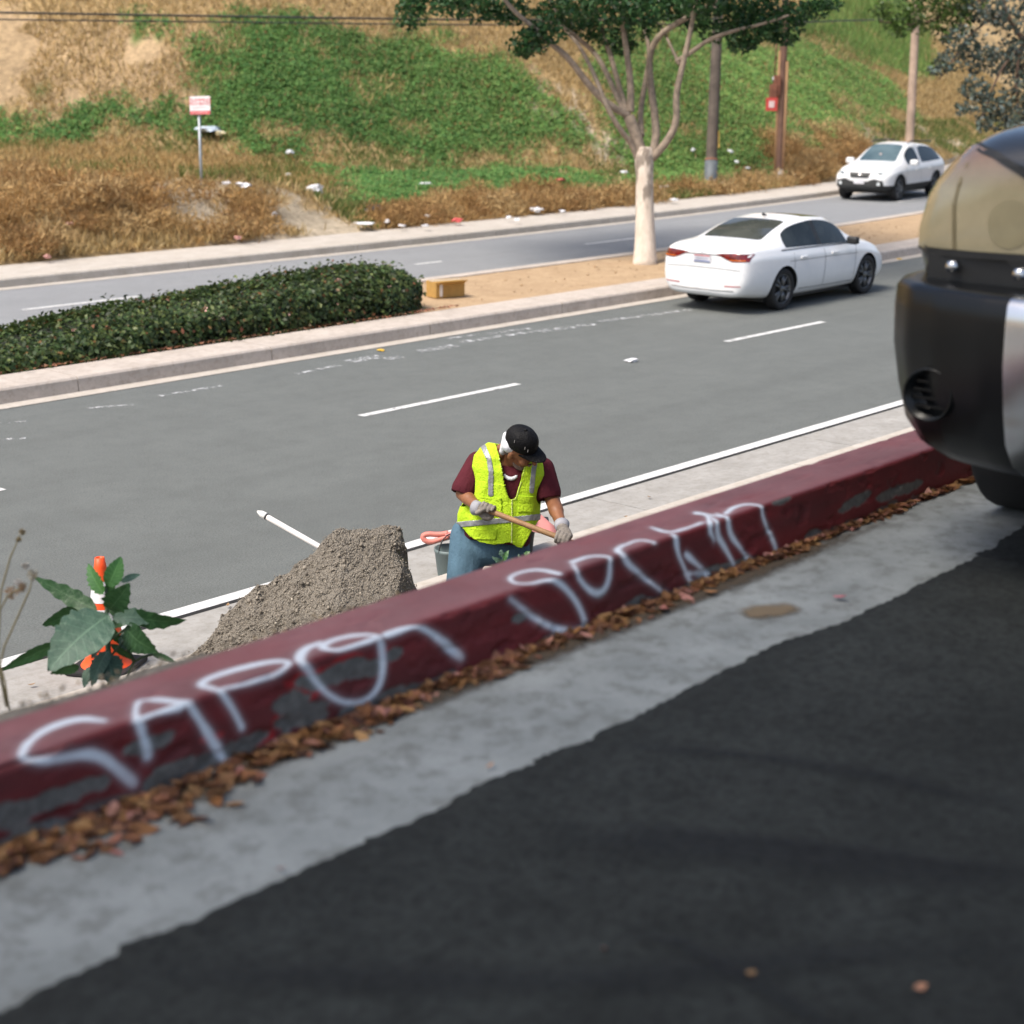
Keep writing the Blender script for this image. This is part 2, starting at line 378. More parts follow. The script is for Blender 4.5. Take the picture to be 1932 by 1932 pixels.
for k, (pix, w) in enumerate(((((1120, 1400), (1300, 1415), (1450, 1430), (1640, 1460), (1800, 1500), (1990, 1530)), .05),
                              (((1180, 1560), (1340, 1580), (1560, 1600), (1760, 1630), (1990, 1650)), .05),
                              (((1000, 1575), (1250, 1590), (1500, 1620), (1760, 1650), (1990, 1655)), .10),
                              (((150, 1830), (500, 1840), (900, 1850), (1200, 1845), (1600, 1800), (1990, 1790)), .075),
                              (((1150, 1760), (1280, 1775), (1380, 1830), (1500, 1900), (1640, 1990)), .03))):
    band('painted_shadow', pix, w, UP + .009 + .001 * k, M_shadow_band, us)
# ---- hillside
TOE = ([-20, 12, 23.7, 29.5, 34.5, 39.5, 46, 55, 70, 120], [46, 45, 40.5, 34.6, 31.2, 28.4, 27.0, 28.6, 31.0, 42])
def hill_z(X, Y):
    X = np.asarray(X, float); Y = np.asarray(Y, float)
    y0 = 26.0 + cur(X); t = np.interp(X, *TOE); fl = np.clip(Y - y0, 0, None)
    z = .14 + .10 * np.minimum(fl, np.clip(t - y0, 0, None))
    s = np.clip(Y - t, 0, None); z = z + .60 * (np.sqrt(s * s + 1.2) - 1.095) * np.interp(X, [10, 25, 40], [.85, .95, 1.0])
    z = z + np.clip(fl / 2, 0, 1) * (.55 * (fbm(X * .16, Y * .16, 4) - .5) + .16 * (fbm(X * .9, Y * .9, 3, 2) - .5))
    # eroded earth berm at the pavement
    for bx, by, sx, sy, hh in BERMS: z = z + hh * np.exp(-((X - bx) / sx) ** 2 - ((Y - by) / sy) ** 2)
    return z
BERMS = [(20.9, 28.9, 2.6, 1.5, .85), (17.6, 28.0, 2.0, 1.0, .6), (23.4, 28.2, 1.8, .9, .4), (14.8, 27.8, 2.2, 1.0, .45)]
def hit(px, py):
    d = ray(px, py); t = np.arange(24, 140, .1); P = d[None, :] * t[:, None]; Z = CAM_H + P[:, 2]
    b = np.nonzero(Z <= hill_z(P[:, 0], P[:, 1]))[0]; k = b[0] if len(b) else len(t) - 1
    return np.array([P[k, 0], P[k, 1], Z[k]])
def zpoly(pix): return [tuple(hit(*p)[:2]) for p in pix]
Z_GREEN = [zpoly(p) for p in (
    [(318, 92), (345, 62), (420, 48), (560, 42), (680, 62), (745, 92), (850, 90), (930, 98), (985, 130), (1040, 170), (1062, 215), (1090, 262), (1078, 290), (1000, 300), (900, 298), (800, 286), (700, 280), (600, 272), (520, 258), (460, 232), (380, 190), (325, 150)],
    [(-120, 235), (0, 228), (110, 205), (250, 190), (340, 184), (430, 192), (520, 240), (560, 272), (480, 268), (400, 250), (330, 246), (230, 250), (120, 262), (0, 256), (-120, 265)],
    [(1095, 120), (1160, 60), (1300, 30), (1480, 40), (1560, 60), (1640, 120), (1700, 180), (1720, 215), (1650, 230), (1600, 250), (1500, 268), (1480, 300), (1460, 330), (1350, 345), (1240, 352), (1190, 345), (1180, 300), (1150, 240), (1120, 180)],
    [(600, 330), (680, 318), (800, 326), (900, 335), (1000, 322), (1100, 330), (1180, 350), (1120, 372), (1000, 362), (900, 372), (820, 378), (770, 388), (700, 388), (640, 372)],
    [(1500, 60), (1560, -30), (1700, -30), (1750, 60), (1760, 150), (1640, 130)],
    [(235, 25), (310, 22), (318, 48), (240, 50)], [(470, 20), (560, 10), (590, 45), (480, 50)])]
Z_TAN = [zpoly(p) for p in ([(-200, 200), (-200, 40), (0, 30), (200, 50), (320, 70), (325, 175), (240, 185), (110, 195), (0, 215)],)]
Z_BROWN = [zpoly(p) for p in ([(-150, 330), (0, 330), (120, 340), (250, 350), (330, 352), (300, 440), (200, 470), (0, 468), (-150, 470)],
                              [(300, 350), (400, 360), (520, 372), (510, 440), (420, 470), (330, 455)],
                              [(640, 390), (800, 392), (900, 376), (1010, 366), (1120, 378), (1200, 376), (1200, 392), (1000, 418), (800, 436), (690, 440)],
                              [(1480, 270), (1560, 255), (1640, 250), (1660, 300), (1600, 340), (1500, 350), (1400, 358), (1300, 368), (1200, 384), (1200, 374), (1380, 350), (1470, 335)])]
Z_ROCK = [zpoly(p) for p in ([(1618, 240), (1640, 228), (1690, 290), (1640, 292)], [(1690, 240), (1712, 290), (1690, 292)], [(1740, 250), (1760, 236), (1800, 300), (1770, 305)], [(1800, 280), (1840, 262), (1860, 330), (1830, 340)],
                             [(520, 372), (600, 400), (700, 440), (640, 455), (500, 466), (480, 440), (525, 410)], [(370, 352), (520, 366), (540, 378), (470, 384), (430, 376), (360, 372)], [(335, 385), (375, 375), (430, 425), (470, 466), (410, 472), (350, 420)], [(1050, 140), (1100, 210), (1140, 260), (1190, 300), (1150, 300), (1090, 280), (1060, 210)])]
Z_OLIVE = [zpoly([(-150, 268), (0, 266), (120, 268), (330, 256), (430, 275), (560, 282), (640, 300), (640, 345), (520, 352), (400, 345), (250, 348), (120, 338), (0, 330), (-150, 330)])]
def anyin(polys, x, y):
    r = np.zeros(np.shape(x), bool)
    for p in polys: r |= inpoly(x, y, p)
    return r
def zone(x, y, jit=.7):
    jx_ = jit * (fbm(x * .9, y * .9, 3, 1) - .5) * 2; jy_ = jit * (fbm(x * .9 + 40, y * .9, 3, 4) - .5) * 2
    a, b = x + jx_, y + jy_; z = np.full(np.shape(x), 0)          # 0 dry grass
    z[anyin(Z_BROWN, a, b)] = 2; z[anyin(Z_TAN, a, b)] = 3; z[anyin(Z_GREEN, a, b)] = 1; z[anyin(Z_ROCK, a, b)] = 4
    return z
gx = np.concatenate([np.arange(-12, 80, .3), np.arange(80, 260, 2.)]); gyy = np.concatenate([np.arange(0, 3, .15), np.arange(3, 40, .35), np.arange(40, 90, 3.)])
GX, GD = np.meshgrid(gx, gyy, indexing='ij'); GY = GD + 26.08 + cur(GX); GZ = hill_z(GX, GY)
GZ[:, 0] = .12
zz = zone(GX.ravel() + rng.normal(0, .25, GX.size), GY.ravel() + rng.normal(0, .25, GX.size), 1.5)
base = np.array([(.46, .33, .17), (.10, .16, .045), (.34, .23, .11), (.47, .34, .20), (.50, .42, .31)])[zz]
nz = fbm(GX.ravel() * .7, GY.ravel() * .7, 4, 5)[:, None]; base = base * (.65 + .7 * nz)
ny = GX.shape[1]; idx = (np.arange(GX.shape[0] - 1)[:, None] * ny + np.arange(ny - 1)[None, :]).ravel()
me = raw_mesh('hillside', np.stack([GX.ravel(), GY.ravel(), GZ.ravel()], 1), np.stack([idx, idx + ny, idx + ny + 1, idx + 1], 1), 4); vcol(me, 'lc', base)
t = NT('hill_earth'); c = t.attr('lc'); f = t.noise(5, 6, .7); c = t.mix(1.0, c, t.ramp(f, [(.3, .6), (.7, 1.25)]), 'MULTIPLY'); t.set(color=c, rough=.95, spec=.1); t.bump(t.noise(7, 6, .75), .9, .12)
tag(link('hillside', me, t.m, smooth=True), kind='structure')
# vegetation that nobody could count: ivy carpet and dry grass, real leaves and blades
LM = leafmat('hill_leaf', .7, .42)
def hill_pts(n, x0=8, x1=80, dmax=30):
    x = rng.uniform(x0, x1, n); d = dmax * rng.random(n) ** 1.15; y = 26.1 + cur(x) + d
    q = np.stack([x, y, hill_z(x, y)], 1); v = q - np.array([0, 0, CAM_H]); dep = v @ FW; u = (v @ CR) / dep; w = (v @ CU) / dep
    k = (np.abs(u) < .40) & (w < .37); return q[k]
q = hill_pts(1300000); z = zone(q[:, 0] + rng.normal(0, .2, len(q)), q[:, 1] + rng.normal(0, .2, len(q)), 1.2)
den = fbm(q[:, 0] * .8, q[:, 1] * .8, 3, 6)
g = q[(z == 1)]; n = len(g); clump = fbm(g[:, 0] * 1.6, g[:, 1] * 1.6, 3, 3)
pt = fbm(g[:, 0] * .45, g[:, 1] * .45, 4, 2); thin = np.clip((pt - .30) * 9, .12, 1); keep = rng.random(n) < np.clip(.35 + clump, 0, 1) * thin * np.interp(g[:, 0], [33, 40], [1, .8]); g = g[keep]; clump = clump[keep]; n = len(g)
g = g + np.stack([rng.normal(0, .05, n), rng.normal(0, .05, n), .02 + .24 * clump * rng.random(n) ** .6], 1)
N = rdir(n) * .55 + np.array([-.2, -.45, .8]); N /= np.linalg.norm(N, axis=1, keepdims=True)
big = fbm(g[:, 0] * .28, g[:, 1] * .28, 3, 1)[:, None]
colr = lerp_col([(.10, .205, .052), (.135, .245, .065), (.18, .28, .075), (.11, .21, .065), (.24, .31, .095)], n, .16) * (.62 + .78 * big)
right = np.clip((g[:, 0:1] - 33) / 8, 0, 1); colr = colr * np.array([[.80, 1.0, .92]]) * (1 + right * np.array([[.40, .16, .2]]))
red = rng.random(n) < .018 + .03 * right[:, 0]; colr[red] = lerp_col([(.30, .13, .05), (.25, .17, .06)], int(red.sum()))
ivy = leaf_cloud('ground_cover', g, N, rdir(n), rng.uniform(.06, .125, n), rng.uniform(.05, .10, n), colr, LM)
tag(ivy, 'green leafy ground cover spreading over the hillside', 'ground cover', kind='stuff')
def blades(name, q, cols, hmin, hmax, wmin, wmax, lean, label, cat):
    n = len(q); T = rdir(n) * lean + np.array([0, 0, 1.]); T /= np.linalg.norm(T, axis=1, keepdims=True); L = rng.uniform(hmin, hmax, n)
    N = np.cross(T, rdir(n)); N /= np.linalg.norm(N, axis=1, keepdims=True) + 1e-9
    o = leaf_cloud(name, q + T * L[:, None] * .42, N, T, L, rng.uniform(wmin, wmax, n), cols, LM); return tag(o, label, cat, kind='stuff')
pz = fbm(q[:, 0] * .45, q[:, 1] * .45, 4, 2); d0 = q[(z == 0) | ((z == 1) & ((rng.random(len(q)) < np.interp(q[:, 0], [32, 40], [.05, .16])) | ((pz < .37) & (rng.random(len(q)) < .5)))) | ((z == 3) & (den > .5)) | ((z == 4) & (den > .62))]; d0 = d0[rng.random(len(d0)) < .42]; n = len(d0)
gr = fbm(d0[:, 0] * .5, d0[:, 1] * .5, 3, 2); cols = lerp_col([(.48, .36, .17), (.56, .44, .24), (.40, .29, .13), (.50, .36, .16)], n, .18)
low = (d0[:, 2] < 1.6) & (d0[:, 0] > 24); gs = low & (rng.random(n) < np.clip((gr - .34) * 4, 0, .85)); cols[gs] = lerp_col([(.10, .17, .045), (.17, .22, .06), (.24, .24, .08)], int(gs.sum()))
ol = anyin(Z_OLIVE, d0[:, 0], d0[:, 1]); cols[ol] = lerp_col([(.48, .34, .15), (.54, .40, .19), (.38, .29, .12), (.44, .28, .115)], int(ol.sum()), .2); og = ol & (rng.random(n) < np.clip((gr - .45) * 3 + np.clip((d0[:, 0] - 24) / 6, 0, .35), 0, .7)); cols[og] = lerp_col([(.15, .19, .05), (.20, .22, .065)], int(og.sum()))
blades('dry_grass', d0, cols, .10, .34, .018, .05, .75, 'straw-coloured dry grass on the slope and verge', 'grass')
# brown brush: low rounded bushes of dry twigs
b0 = q[z == 2]; nb = 330; cen = b0[rng.integers(0, len(b0), nb)]; Q = []; CC = []
for c in cen:
    r = rng.uniform(.3, .75); k = int(420 * r); o = rdir(k) * (rng.random((k, 1)) ** .45) * np.array([r, r, r * .75]); o[:, 2] = np.abs(o[:, 2])
    Q.append(c + o); base_c = np.array([(.42, .26, .105), (.48, .32, .14), (.33, .195, .08), (.52, .37, .18)][rng.integers(0, 4)])
    CC.append(np.clip(base_c * (1 + rng.normal(0, .22, (k, 1))), .01, 1))
Q = np.concatenate(Q); CC = np.concatenate(CC)
blades('dry_brush', Q, CC, .08, .26, .014, .04, 1.4, 'brown dry brush at the foot of the slope', 'brush')
b1 = b0[rng.random(len(b0)) < .32]
blades('dry_weeds', b1, lerp_col([(.50, .33, .14), (.56, .40, .20), (.40, .24, .095)], len(b1), .2), .10, .3, .016, .045, 1.0, 'rust-brown dry weeds beside the far pavement', 'weeds')
t3 = hill_pts(60000); k = anyin([Z_GREEN[4]], t3[:, 0], t3[:, 1]); t3 = t3[k]
blades('tall_grass', t3, lerp_col([(.12, .22, .05), (.18, .28, .07), (.26, .30, .10)], len(t3), .2), .4, 1.1, .02, .05, .4, 'tall bright green grass at the top right of the slope', 'grass')
# ================================================================== RED KERB with spray paint, leaf litter
KF, KT, KB = 2.875, UP + .18, 3.09
def kerb_uv(px, py):
    p = at_z(px, py, KT)
    if p[1] > KF + .02: return (p[0], p[1] - KF - .02)
    p = at_y(px, py, KF); return (p[0], -(KT - p[2]))
STROKES = [
 [(185,1355),(144,1351),(96,1363),(53,1385),(34,1409),(43,1425),(77,1437),(125,1428),(163,1421),(192,1428),(216,1447),(245,1473)],
 [(276,1423),(269,1385),(259,1351),(247,1327),(257,1315),(288,1315),(326,1320),(360,1322)], [(250,1353),(288,1344),(336,1332),(360,1322)], [(355,1325),(379,1365),(403,1409),(427,1449)],
 [(451,1370),(437,1337),(418,1305),(384,1293),(367,1289),(379,1277),(422,1262),(470,1250),(509,1243),(538,1245),(542,1257),(523,1272),(480,1284),(422,1296),(398,1298)],
 [(720,1197),(682,1193),(638,1197),(605,1209),(595,1219),(624,1224),(662,1217),(696,1207),(720,1197)],
 [(595,1209),(566,1219),(554,1236),(571,1248),(581,1262),(595,1289),(619,1313),(648,1325),(682,1320),(706,1298),(718,1265),(720,1226),(715,1200)],
 [(720,1193),(754,1181),(787,1181),(811,1193),(835,1212),(864,1238)],
 [(1043,1079),(1012,1071),(979,1074),(951,1085),(956,1096),(990,1099),(1035,1088),(1063,1105),(1085,1135),(1096,1169),(1091,1186),(1068,1191),(1029,1180),(996,1158),(962,1130)],
 [(1071,1057),(1102,1046),(1136,1046),(1150,1063),(1147,1091),(1136,1113),(1119,1119),(1102,1107),(1085,1079),(1071,1060)],
 [(1225,1021),(1197,1015),(1164,1026),(1152,1037),(1175,1057),(1208,1085),(1236,1110),(1264,1130)],
 [(1220,993),(1253,1004),(1292,993),(1315,984)], [(1259,1007),(1276,1040),(1287,1074),(1298,1105)], [(1292,1046),(1315,1068),(1332,1088)], [(1290,1082),(1326,1077)],
 [(1304,967),(1326,970),(1348,1001),(1365,1035),(1379,1068)], [(1326,973),(1337,995),(1346,1018)], [(1343,967),(1371,1001),(1393,1035),(1413,1065)],
 [(1360,967),(1376,953),(1404,948),(1427,953),(1438,979),(1452,1015),(1458,1046)], [(1304,965),(1354,973)]]
GREY = [(565,1352,48,20),(625,1272,60,16),(690,1262,30,14),(455,1398,50,10),(330,1448,85,20),(130,1490,80,18),(20,1535,90,20),(280,1400,50,12),(742,1232,14,12),(545,1325,30,14),(650,1345,26,14),
        (1478,942,12,8),(1610,945,24,9),(1400,1058,22,8),(1465,1052,14,8),(1340,1075,30,8),(1130,1118,10,6),(980,1165,10,5),(1525,1010,18,7),(1690,925,40,8),(1170,906,5,3)]
BRIGHT = [(600,1272,55,13),(497,1392,24,14),(525,1360,14,18),(575,1305,30,14),(585,1362,10,9),(735,1228,22,10),(650,1245,30,8),(390,1390,26,14)]
Xs = np.concatenate([np.arange(-12, 1.1, .22), np.arange(1.1, 7.4, .006), np.arange(7.4, 30, .3)])
ts = np.concatenate([np.linspace(-.21, -.02, 34), np.linspace(-.016, .214, 42)])
XX, TT = np.meshgrid(Xs, ts, indexing='ij')
def kerb_pos(X, t):
    r = .013; y = np.where(t < -r, KF - .018 * (np.clip(-t - r, 0, 1) / .16), 0); z = np.where(t < -r, KT - r + (t + r), 0)
    a = np.clip((t + r) / (2 * r), 0, 1) * math.pi / 2; m = (t >= -r) & (t <= r)
    y = np.where(m, KF + r * (1 - np.cos(a)), y); z = np.where(m, KT - r + r * np.sin(a), z)
    y = np.where(t > r, KF + t, y); z = np.where(t > r, KT, z)
    w = (fbm(X * 2.2, t * 9, 4, 2) - .5); ch = np.clip(fbm(X * 9, t * 20 + 4, 3, 5) - .62, 0, 1) * .09
    y = y + np.where(t < .01, w * .006 + ch * .45, 0); z = z + np.where(t > -.01, w * .004 - ch * .25, 0)
    return y, z
Y_, Z_ = kerb_pos(XX, TT)
gf = np.zeros(XX.shape)
for si, s in enumerate(STROKES):
    uv = np.array([kerb_uv(*p) for p in s])
    # smooth the traced path
    for _ in range(2): uv = np.concatenate([uv[:1]] + [np.stack([.75 * uv[i] + .25 * uv[i + 1], .25 * uv[i] + .75 * uv[i + 1]]) for i in range(len(uv) - 1)] + [uv[-1:]])
    lo, hi = uv.min(0) - .06, uv.max(0) + .06; k = (XX > lo[0]) & (XX < hi[0]) & (TT > lo[1]) & (TT < hi[1])
    P = np.stack([XX[k], TT[k]], 1); dm = np.full(len(P), 9.); al = np.zeros(len(P))
    for i in range(len(uv) - 1):
        a, b = uv[i], uv[i + 1]; ab = b - a; u = np.clip(((P - a) @ ab) / (ab @ ab + 1e-12), 0, 1); d = np.linalg.norm(P - a - u[:, None] * ab, axis=1)
        q = d < dm; dm[q] = d[q]; al[q] = (i + u[q]) / (len(uv) - 1)
    wd_ = (.0098 if si < 8 else .0082) * (1 + .28 * np.sin(al * 9 + si) + .5 * (fbm(al * 7 + si * 3.1, al * 0 + si, 3) - .5)); fade = np.clip((1 - al) * 5 + .25, 0, 1)
    val = np.clip((wd_ + .005 - dm) / .010, 0, 1) * (.35 + .65 * fade) * .95 * (.72 + .5 * fbm(P[:, 0] * 14, P[:, 1] * 14, 3, 4)) + .12 * np.clip((wd_ + .022 - dm) / .022, 0, 1)
    gf[k] = np.maximum(gf[k], val)
def blobs(lst):
    a = np.zeros(XX.shape)
    for px, py, rx, ry in lst:
        c = kerb_uv(px, py); e = kerb_uv(px + rx, py - rx * .36); v = kerb_uv(px, py - ry); sx = abs(e[0] - c[0]) + .01; sy = abs(v[1] - c[1]) + .006
        a = np.maximum(a, 1.0 - np.sqrt(((XX - c[0]) / sx) ** 2 + ((TT - c[1]) / sy) ** 2) * .6)
    return a + .9 * (fbm(XX * 16, TT * 26, 4, 3) - .5)
peel = blobs(GREY); low = np.clip((-.13 - TT) / .06, 0, 1) * .42 * (XX > 1) + .0
peel = np.clip((np.maximum(peel, low + .75 * (fbm(XX * 7, TT * 20 + 7, 4, 1) - .28)) - .41) / .05, 0, 1) * (TT < .012)
brt = np.clip((blobs(BRIGHT) - .46) / .08, 0, 1) * (TT < .0)
nt = XX.shape[1]; idx = (np.arange(len(Xs) - 1)[:, None] * nt + np.arange(nt - 1)[None, :]).ravel()
me = raw_mesh('red_kerb', np.stack([XX.ravel(), Y_.ravel(), Z_.ravel()], 1), np.stack([idx, idx + nt, idx + nt + 1, idx + 1], 1), 4)
vfloat(me, 'graf', gf); vfloat(me, 'peel', peel); vfloat(me, 'brt', brt); vfloat(me, 'tt', TT)
t = NT('red_kerb_paint'); f = t.noise(7, 6, .7); g = t.noise(120, 3, .7); sm = t.noise(3, 4, .6, stretch=(.5, 3, 3))
c = t.ramp(f, [(.3, (.125, .014, .016)), (.7, (.185, .024, .026))])
c = t.mix(t.ramp(g, [(.55, 0.0), (.75, .35)]), c, (.22, .075, .08))
dirt = t.mix(t.ramp(sm, [(.35, .55), (.6, 0.0)]), c, (.055, .022, .022))
c = t.mix(t.ramp(t.attr('tt', 'Fac'), [(0.0, 1.0), (.02, 0.0)]), dirt, dirt)
dust = t.math('MULTIPLY', t.ramp(t.math('ADD', t.attr('tt', 'Fac'), .5), [(.505, 0.0), (.53, 1.0)]), t.ramp(t.noise(5, 6, .7), [(.2, .18), (.7, .42)]))
c = t.mix(dust, c, (.42, .25, .26))
c = t.mix(t.attr('brt', 'Fac'), c, (.30, .012, .014))
c = t.mix(t.attr('peel', 'Fac'), c, t.ramp(t.noise(30, 5, .7), [(.3, (.07, .068, .062)), (.7, (.17, .165, .155))]))
sp = t.math('MULTIPLY', t.attr('graf', 'Fac'), t.ramp(t.noise(300, 2, .7), [(.25, .75), (.55, 1.0)]))
c = t.mix(sp, c, (.70, .76, .82)); t.set(color=c, rough=.62, spec=.35)
h = t.math('SUBTRACT', t.math('MULTIPLY', t.noise(70, 4, .7), .5), t.math('MULTIPLY', t.attr('peel', 'Fac'), .6)); t.bump(h, .5, .006)
kerb = tag(link('red_kerb', me, t.m, smooth=True), kind='structure')
MB().box((9, KB - .02, UP - .02), (42, .03, .39)).build('kerb_back', M_earth, kerb)
# curled leaf with a midrib
def oval_leaf_mesh(nm, curl, fold):
    P = []
    for i in range(6):
        u = i / 5; w = (.0, .17, .26, .25, .15, .0)[i]; x = u - .5; z = curl * (4 * (u - .5) ** 2) ; row = [(x, -w * .9, z + fold * w), (x, 0, z), (x, w * .9, z + fold * w)]
        P.append(row)
    return MB().grid(P).mesh(nm)
def litter_cloud(name, C, s, cols, mat, flat=.35):
    """joined curled leaves"""
    base = [oval_leaf_mesh('l', c, f) for c, f in ((.09, .28), (.02, .36), (-.08, .16), (.16, .1))]; B = [np.array([v.co[:] for v in b.vertices]) for b in base]; Fb = np.array([p.vertices[:] for p in base[0].polygons])
    n = len(C); V = []; Fs = []; nv = len(B[0])
    for i in range(n):
        R = Matrix.Rotation(rng.uniform(0, 6.28), 3, 'Z') @ Matrix.Rotation(rng.normal(0, flat), 3, 'X') @ Matrix.Rotation(rng.normal(0, flat), 3, 'Y')
        V.append(B[rng.integers(0, 4)] * s[i] @ np.array(R).T + C[i]); Fs.append(Fb + i * nv)
    me = raw_mesh(name, np.concatenate(V), np.concatenate(Fs), 4); vcol(me, 'lc', np.repeat(cols, nv, 0)); return link(name, me, mat)
DRY = [(.21, .095, .035), (.27, .135, .05), (.14, .06, .026), (.33, .19, .08), (.23, .10, .065), (.085, .04, .024)]
LMD = leafmat('dry_leaf', .6, .2)
n = 1700; x = 1.0 + 5.4 * rng.random(n) ** 1.7; w = np.interp(x, [1, 2, 3, 4, 5, 6.5], [.15, .13, .085, .045, .03, .02]) * (.25 + 1.5 * fbm(x * 4, x * 0, 4))
d = np.abs(rng.normal(0, .5, n)) * w; k = d < w * 1.25; x, d, w = x[k], d[k], w[k]; n = len(x)
C = np.stack([x, 2.845 - d, UP + .005 + .009 * np.clip(1 - d / w, 0, 1) * rng.random(n)], 1)
cols = lerp_col(DRY, n, .25); pk = rng.random(n) < .08; cols[pk] = lerp_col([(.42, .19, .16), (.50, .26, .20)], int(pk.sum()))
lit = litter_cloud('leaf_litter', C, rng.uniform(.028, .080, n), cols, LMD, .22)
tag(lit, 'drift of brown and orange fallen leaves along the red kerb', 'leaves', kind='stuff')
# soil stain in the gutter and thin dirt line under the leaves
t = NT('gutter_dirt'); e = t.attr('edge', 'Fac'); fz = t.noise(22, 5, .75)
t.set(color=(.075, .055, .035), rough=.95, alpha=t.ramp(t.math('MULTIPLY', e, fz), [(.16, 0.0), (.42, .9)]))
band('dirt_line', [(-60, 1640), (300, 1520), (600, 1395), (912, 1275), (1242, 1150), (1550, 1030), (1830, 922)], .09, UP + .006, t.m, us)
t = NT('sandy_stain'); e = t.attr('edge', 'Fac'); fz = t.noise(14, 5, .75)
t.set(color=(.17, .125, .075), rough=.95, alpha=t.ramp(t.math('MULTIPLY', e, fz), [(.12, 0.0), (.34, .9)]))
band('sand_patch', [(1400, 1166), (1430, 1156), (1475, 1148), (1520, 1143)], .085, UP + .007, t.m, us)
# single leaves lying out on the pavement
SOLO = [((1585, 1128), .055, (.40, .13, .15), 'pinkish-red fallen leaf lying on the grey gutter near the asphalt edge'), ((1140, 1792), .03, (.38, .20, .15), 'small pale pink-brown leaf on the dark asphalt near the bottom centre'),
        ((1415, 1838), .032, (.34, .20, .09), 'small tan leaf on the dark asphalt, middle of the three at the bottom'), ((1735, 1864), .034, (.38, .19, .11), 'small brown leaf on the dark asphalt near the bottom right corner'),
        ((528, 1640), .028, (.26, .09, .05), 'small reddish leaf on the grey gutter at the lower left'), ((1252, 1150), .06, (.42, .17, .14), 'large pink leaf at the outer edge of the leaf drift'),
        ((925, 1455 - 10), .026, (.40, .2, .09), 'small orange leaf near the ragged asphalt edge at centre'), ((1340, 1098 + 20), .05, (.3, .14, .05), 'brown leaf beside the kerb below the painted letters')]
for (p, s, c, lab) in SOLO:
    me = oval_leaf_mesh('fallen_leaf', .16, .35); me.transform(Matrix.Scale(s, 4)); o = link('fallen_leaf', me, simple('leaf_%d' % int(c[0] * 1000 + c[1] * 100), c, .6))
    o.location = at_z(*p, UP + .012); o.rotation_euler = (rng.normal(0, .2), rng.normal(0, .2), rng.uniform(0, 6)); tag(o, lab, 'leaf', 'single leaves on the upper street')

# ================================================================== rubble mound, behind the kerb on the lower ground
def ridge_interp(xs, pts): a = np.array(pts, float); return np.interp(xs, a[:, 0], a[:, 1])
RID = [(235, 1318), (300, 1280), (355, 1243), (395, 1203), (412, 1180), (417, 1160), (440, 1151), (452, 1133), (470, 1122), (485, 1106), (505, 1103), (522, 1084), (545, 1075), (562, 1060), (590, 1044), (612, 1018), (632, 1000), (652, 993), (680, 997), (712, 994), (745, 991), (756, 999), (764, 1030), (772, 1075), (780, 1108), (790, 1150), (800, 1200)]
cx = np.concatenate([np.linspace(235, 740, 190), np.linspace(742, 800, 50)]); ry = ridge_interp(cx, RID); DEP = 9.0
rows = []; GZ0 = .1
for a, b in zip(cx, ry):
    top = at_d(a, b, DEP + .12 * (a - 500) / 300); h = max(top[2] - GZ0, .03); row = []
    back = top + cam_h * (.22 + .35 * h); fr = top - cam_h * (h * 1.0)
    for v in np.linspace(0, 1, 95): q = fr * (1 - v) + top * v; bulge = .10 * h * math.sin(v * math.pi); row.append(np.array([q[0] - cam_h[0] * bulge, q[1] - cam_h[1] * bulge, GZ0 - .03 + (h + .03) * v ** .92]))
    for v in (.1, .35, .7, 1.0): q = top * (1 - v) + back * v; row.append(np.array([q[0], q[1], top[2] - (h + .03) * v ** 1.5]))
    rows.append(row)
A = np.array(rows); s1 = A @ cam_r; s2 = A @ (cam_h * .7 + zup * .7)
dd = .06 * (fbm(s1 * 4, s2 * 4, 3, 1) - .5) + .018 * (fbm(s1 * 24, s2 * 24, 3, 2) - .5) + .012 * (vnoise(s1 * 60, s2 * 60, 3) - .5)
edge = np.ones(A.shape[1]); edge[-5:] = .8; A[:, 88:, 2] += (.05 * (fbm(s1[:, 88:] * 14, s2[:, 88:] * 6, 3, 4) - .55)); A[-50:] += np.array(cam_r) * (.07 * (fbm(s2[-50:] * 9, s1[-50:] * 3, 3, 6) - .5))[:, :, None]; A = A - cam_h[None, None, :] * (dd * edge)[:, :, None] * 1.2; A[:, :, 2] += dd * edge * .35
mb = MB(); mb.grid(A.tolist())
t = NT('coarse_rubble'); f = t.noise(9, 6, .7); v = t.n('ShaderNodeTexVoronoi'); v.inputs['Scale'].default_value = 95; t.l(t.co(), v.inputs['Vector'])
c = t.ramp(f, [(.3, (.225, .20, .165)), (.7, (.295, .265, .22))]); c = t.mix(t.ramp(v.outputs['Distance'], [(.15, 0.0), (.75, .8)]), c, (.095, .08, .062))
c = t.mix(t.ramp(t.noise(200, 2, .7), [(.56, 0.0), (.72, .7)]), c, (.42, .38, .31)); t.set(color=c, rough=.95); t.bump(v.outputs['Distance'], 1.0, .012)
mound = empty('rubble_mound', A[90, 40] * np.array([1, 1, 0]) + np.array([0, 0, GZ0]), 'mound of coarse grey-brown gravelly rubble behind the red kerb', 'rubble')
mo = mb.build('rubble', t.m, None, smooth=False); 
def adopt(o, p): o.parent = p; o.matrix_parent_inverse = p.matrix_world.inverted() if p.matrix_world != Matrix() else Matrix.Translation(-p.location); return o
bpy.context.view_layer.update(); adopt(mo, mound)
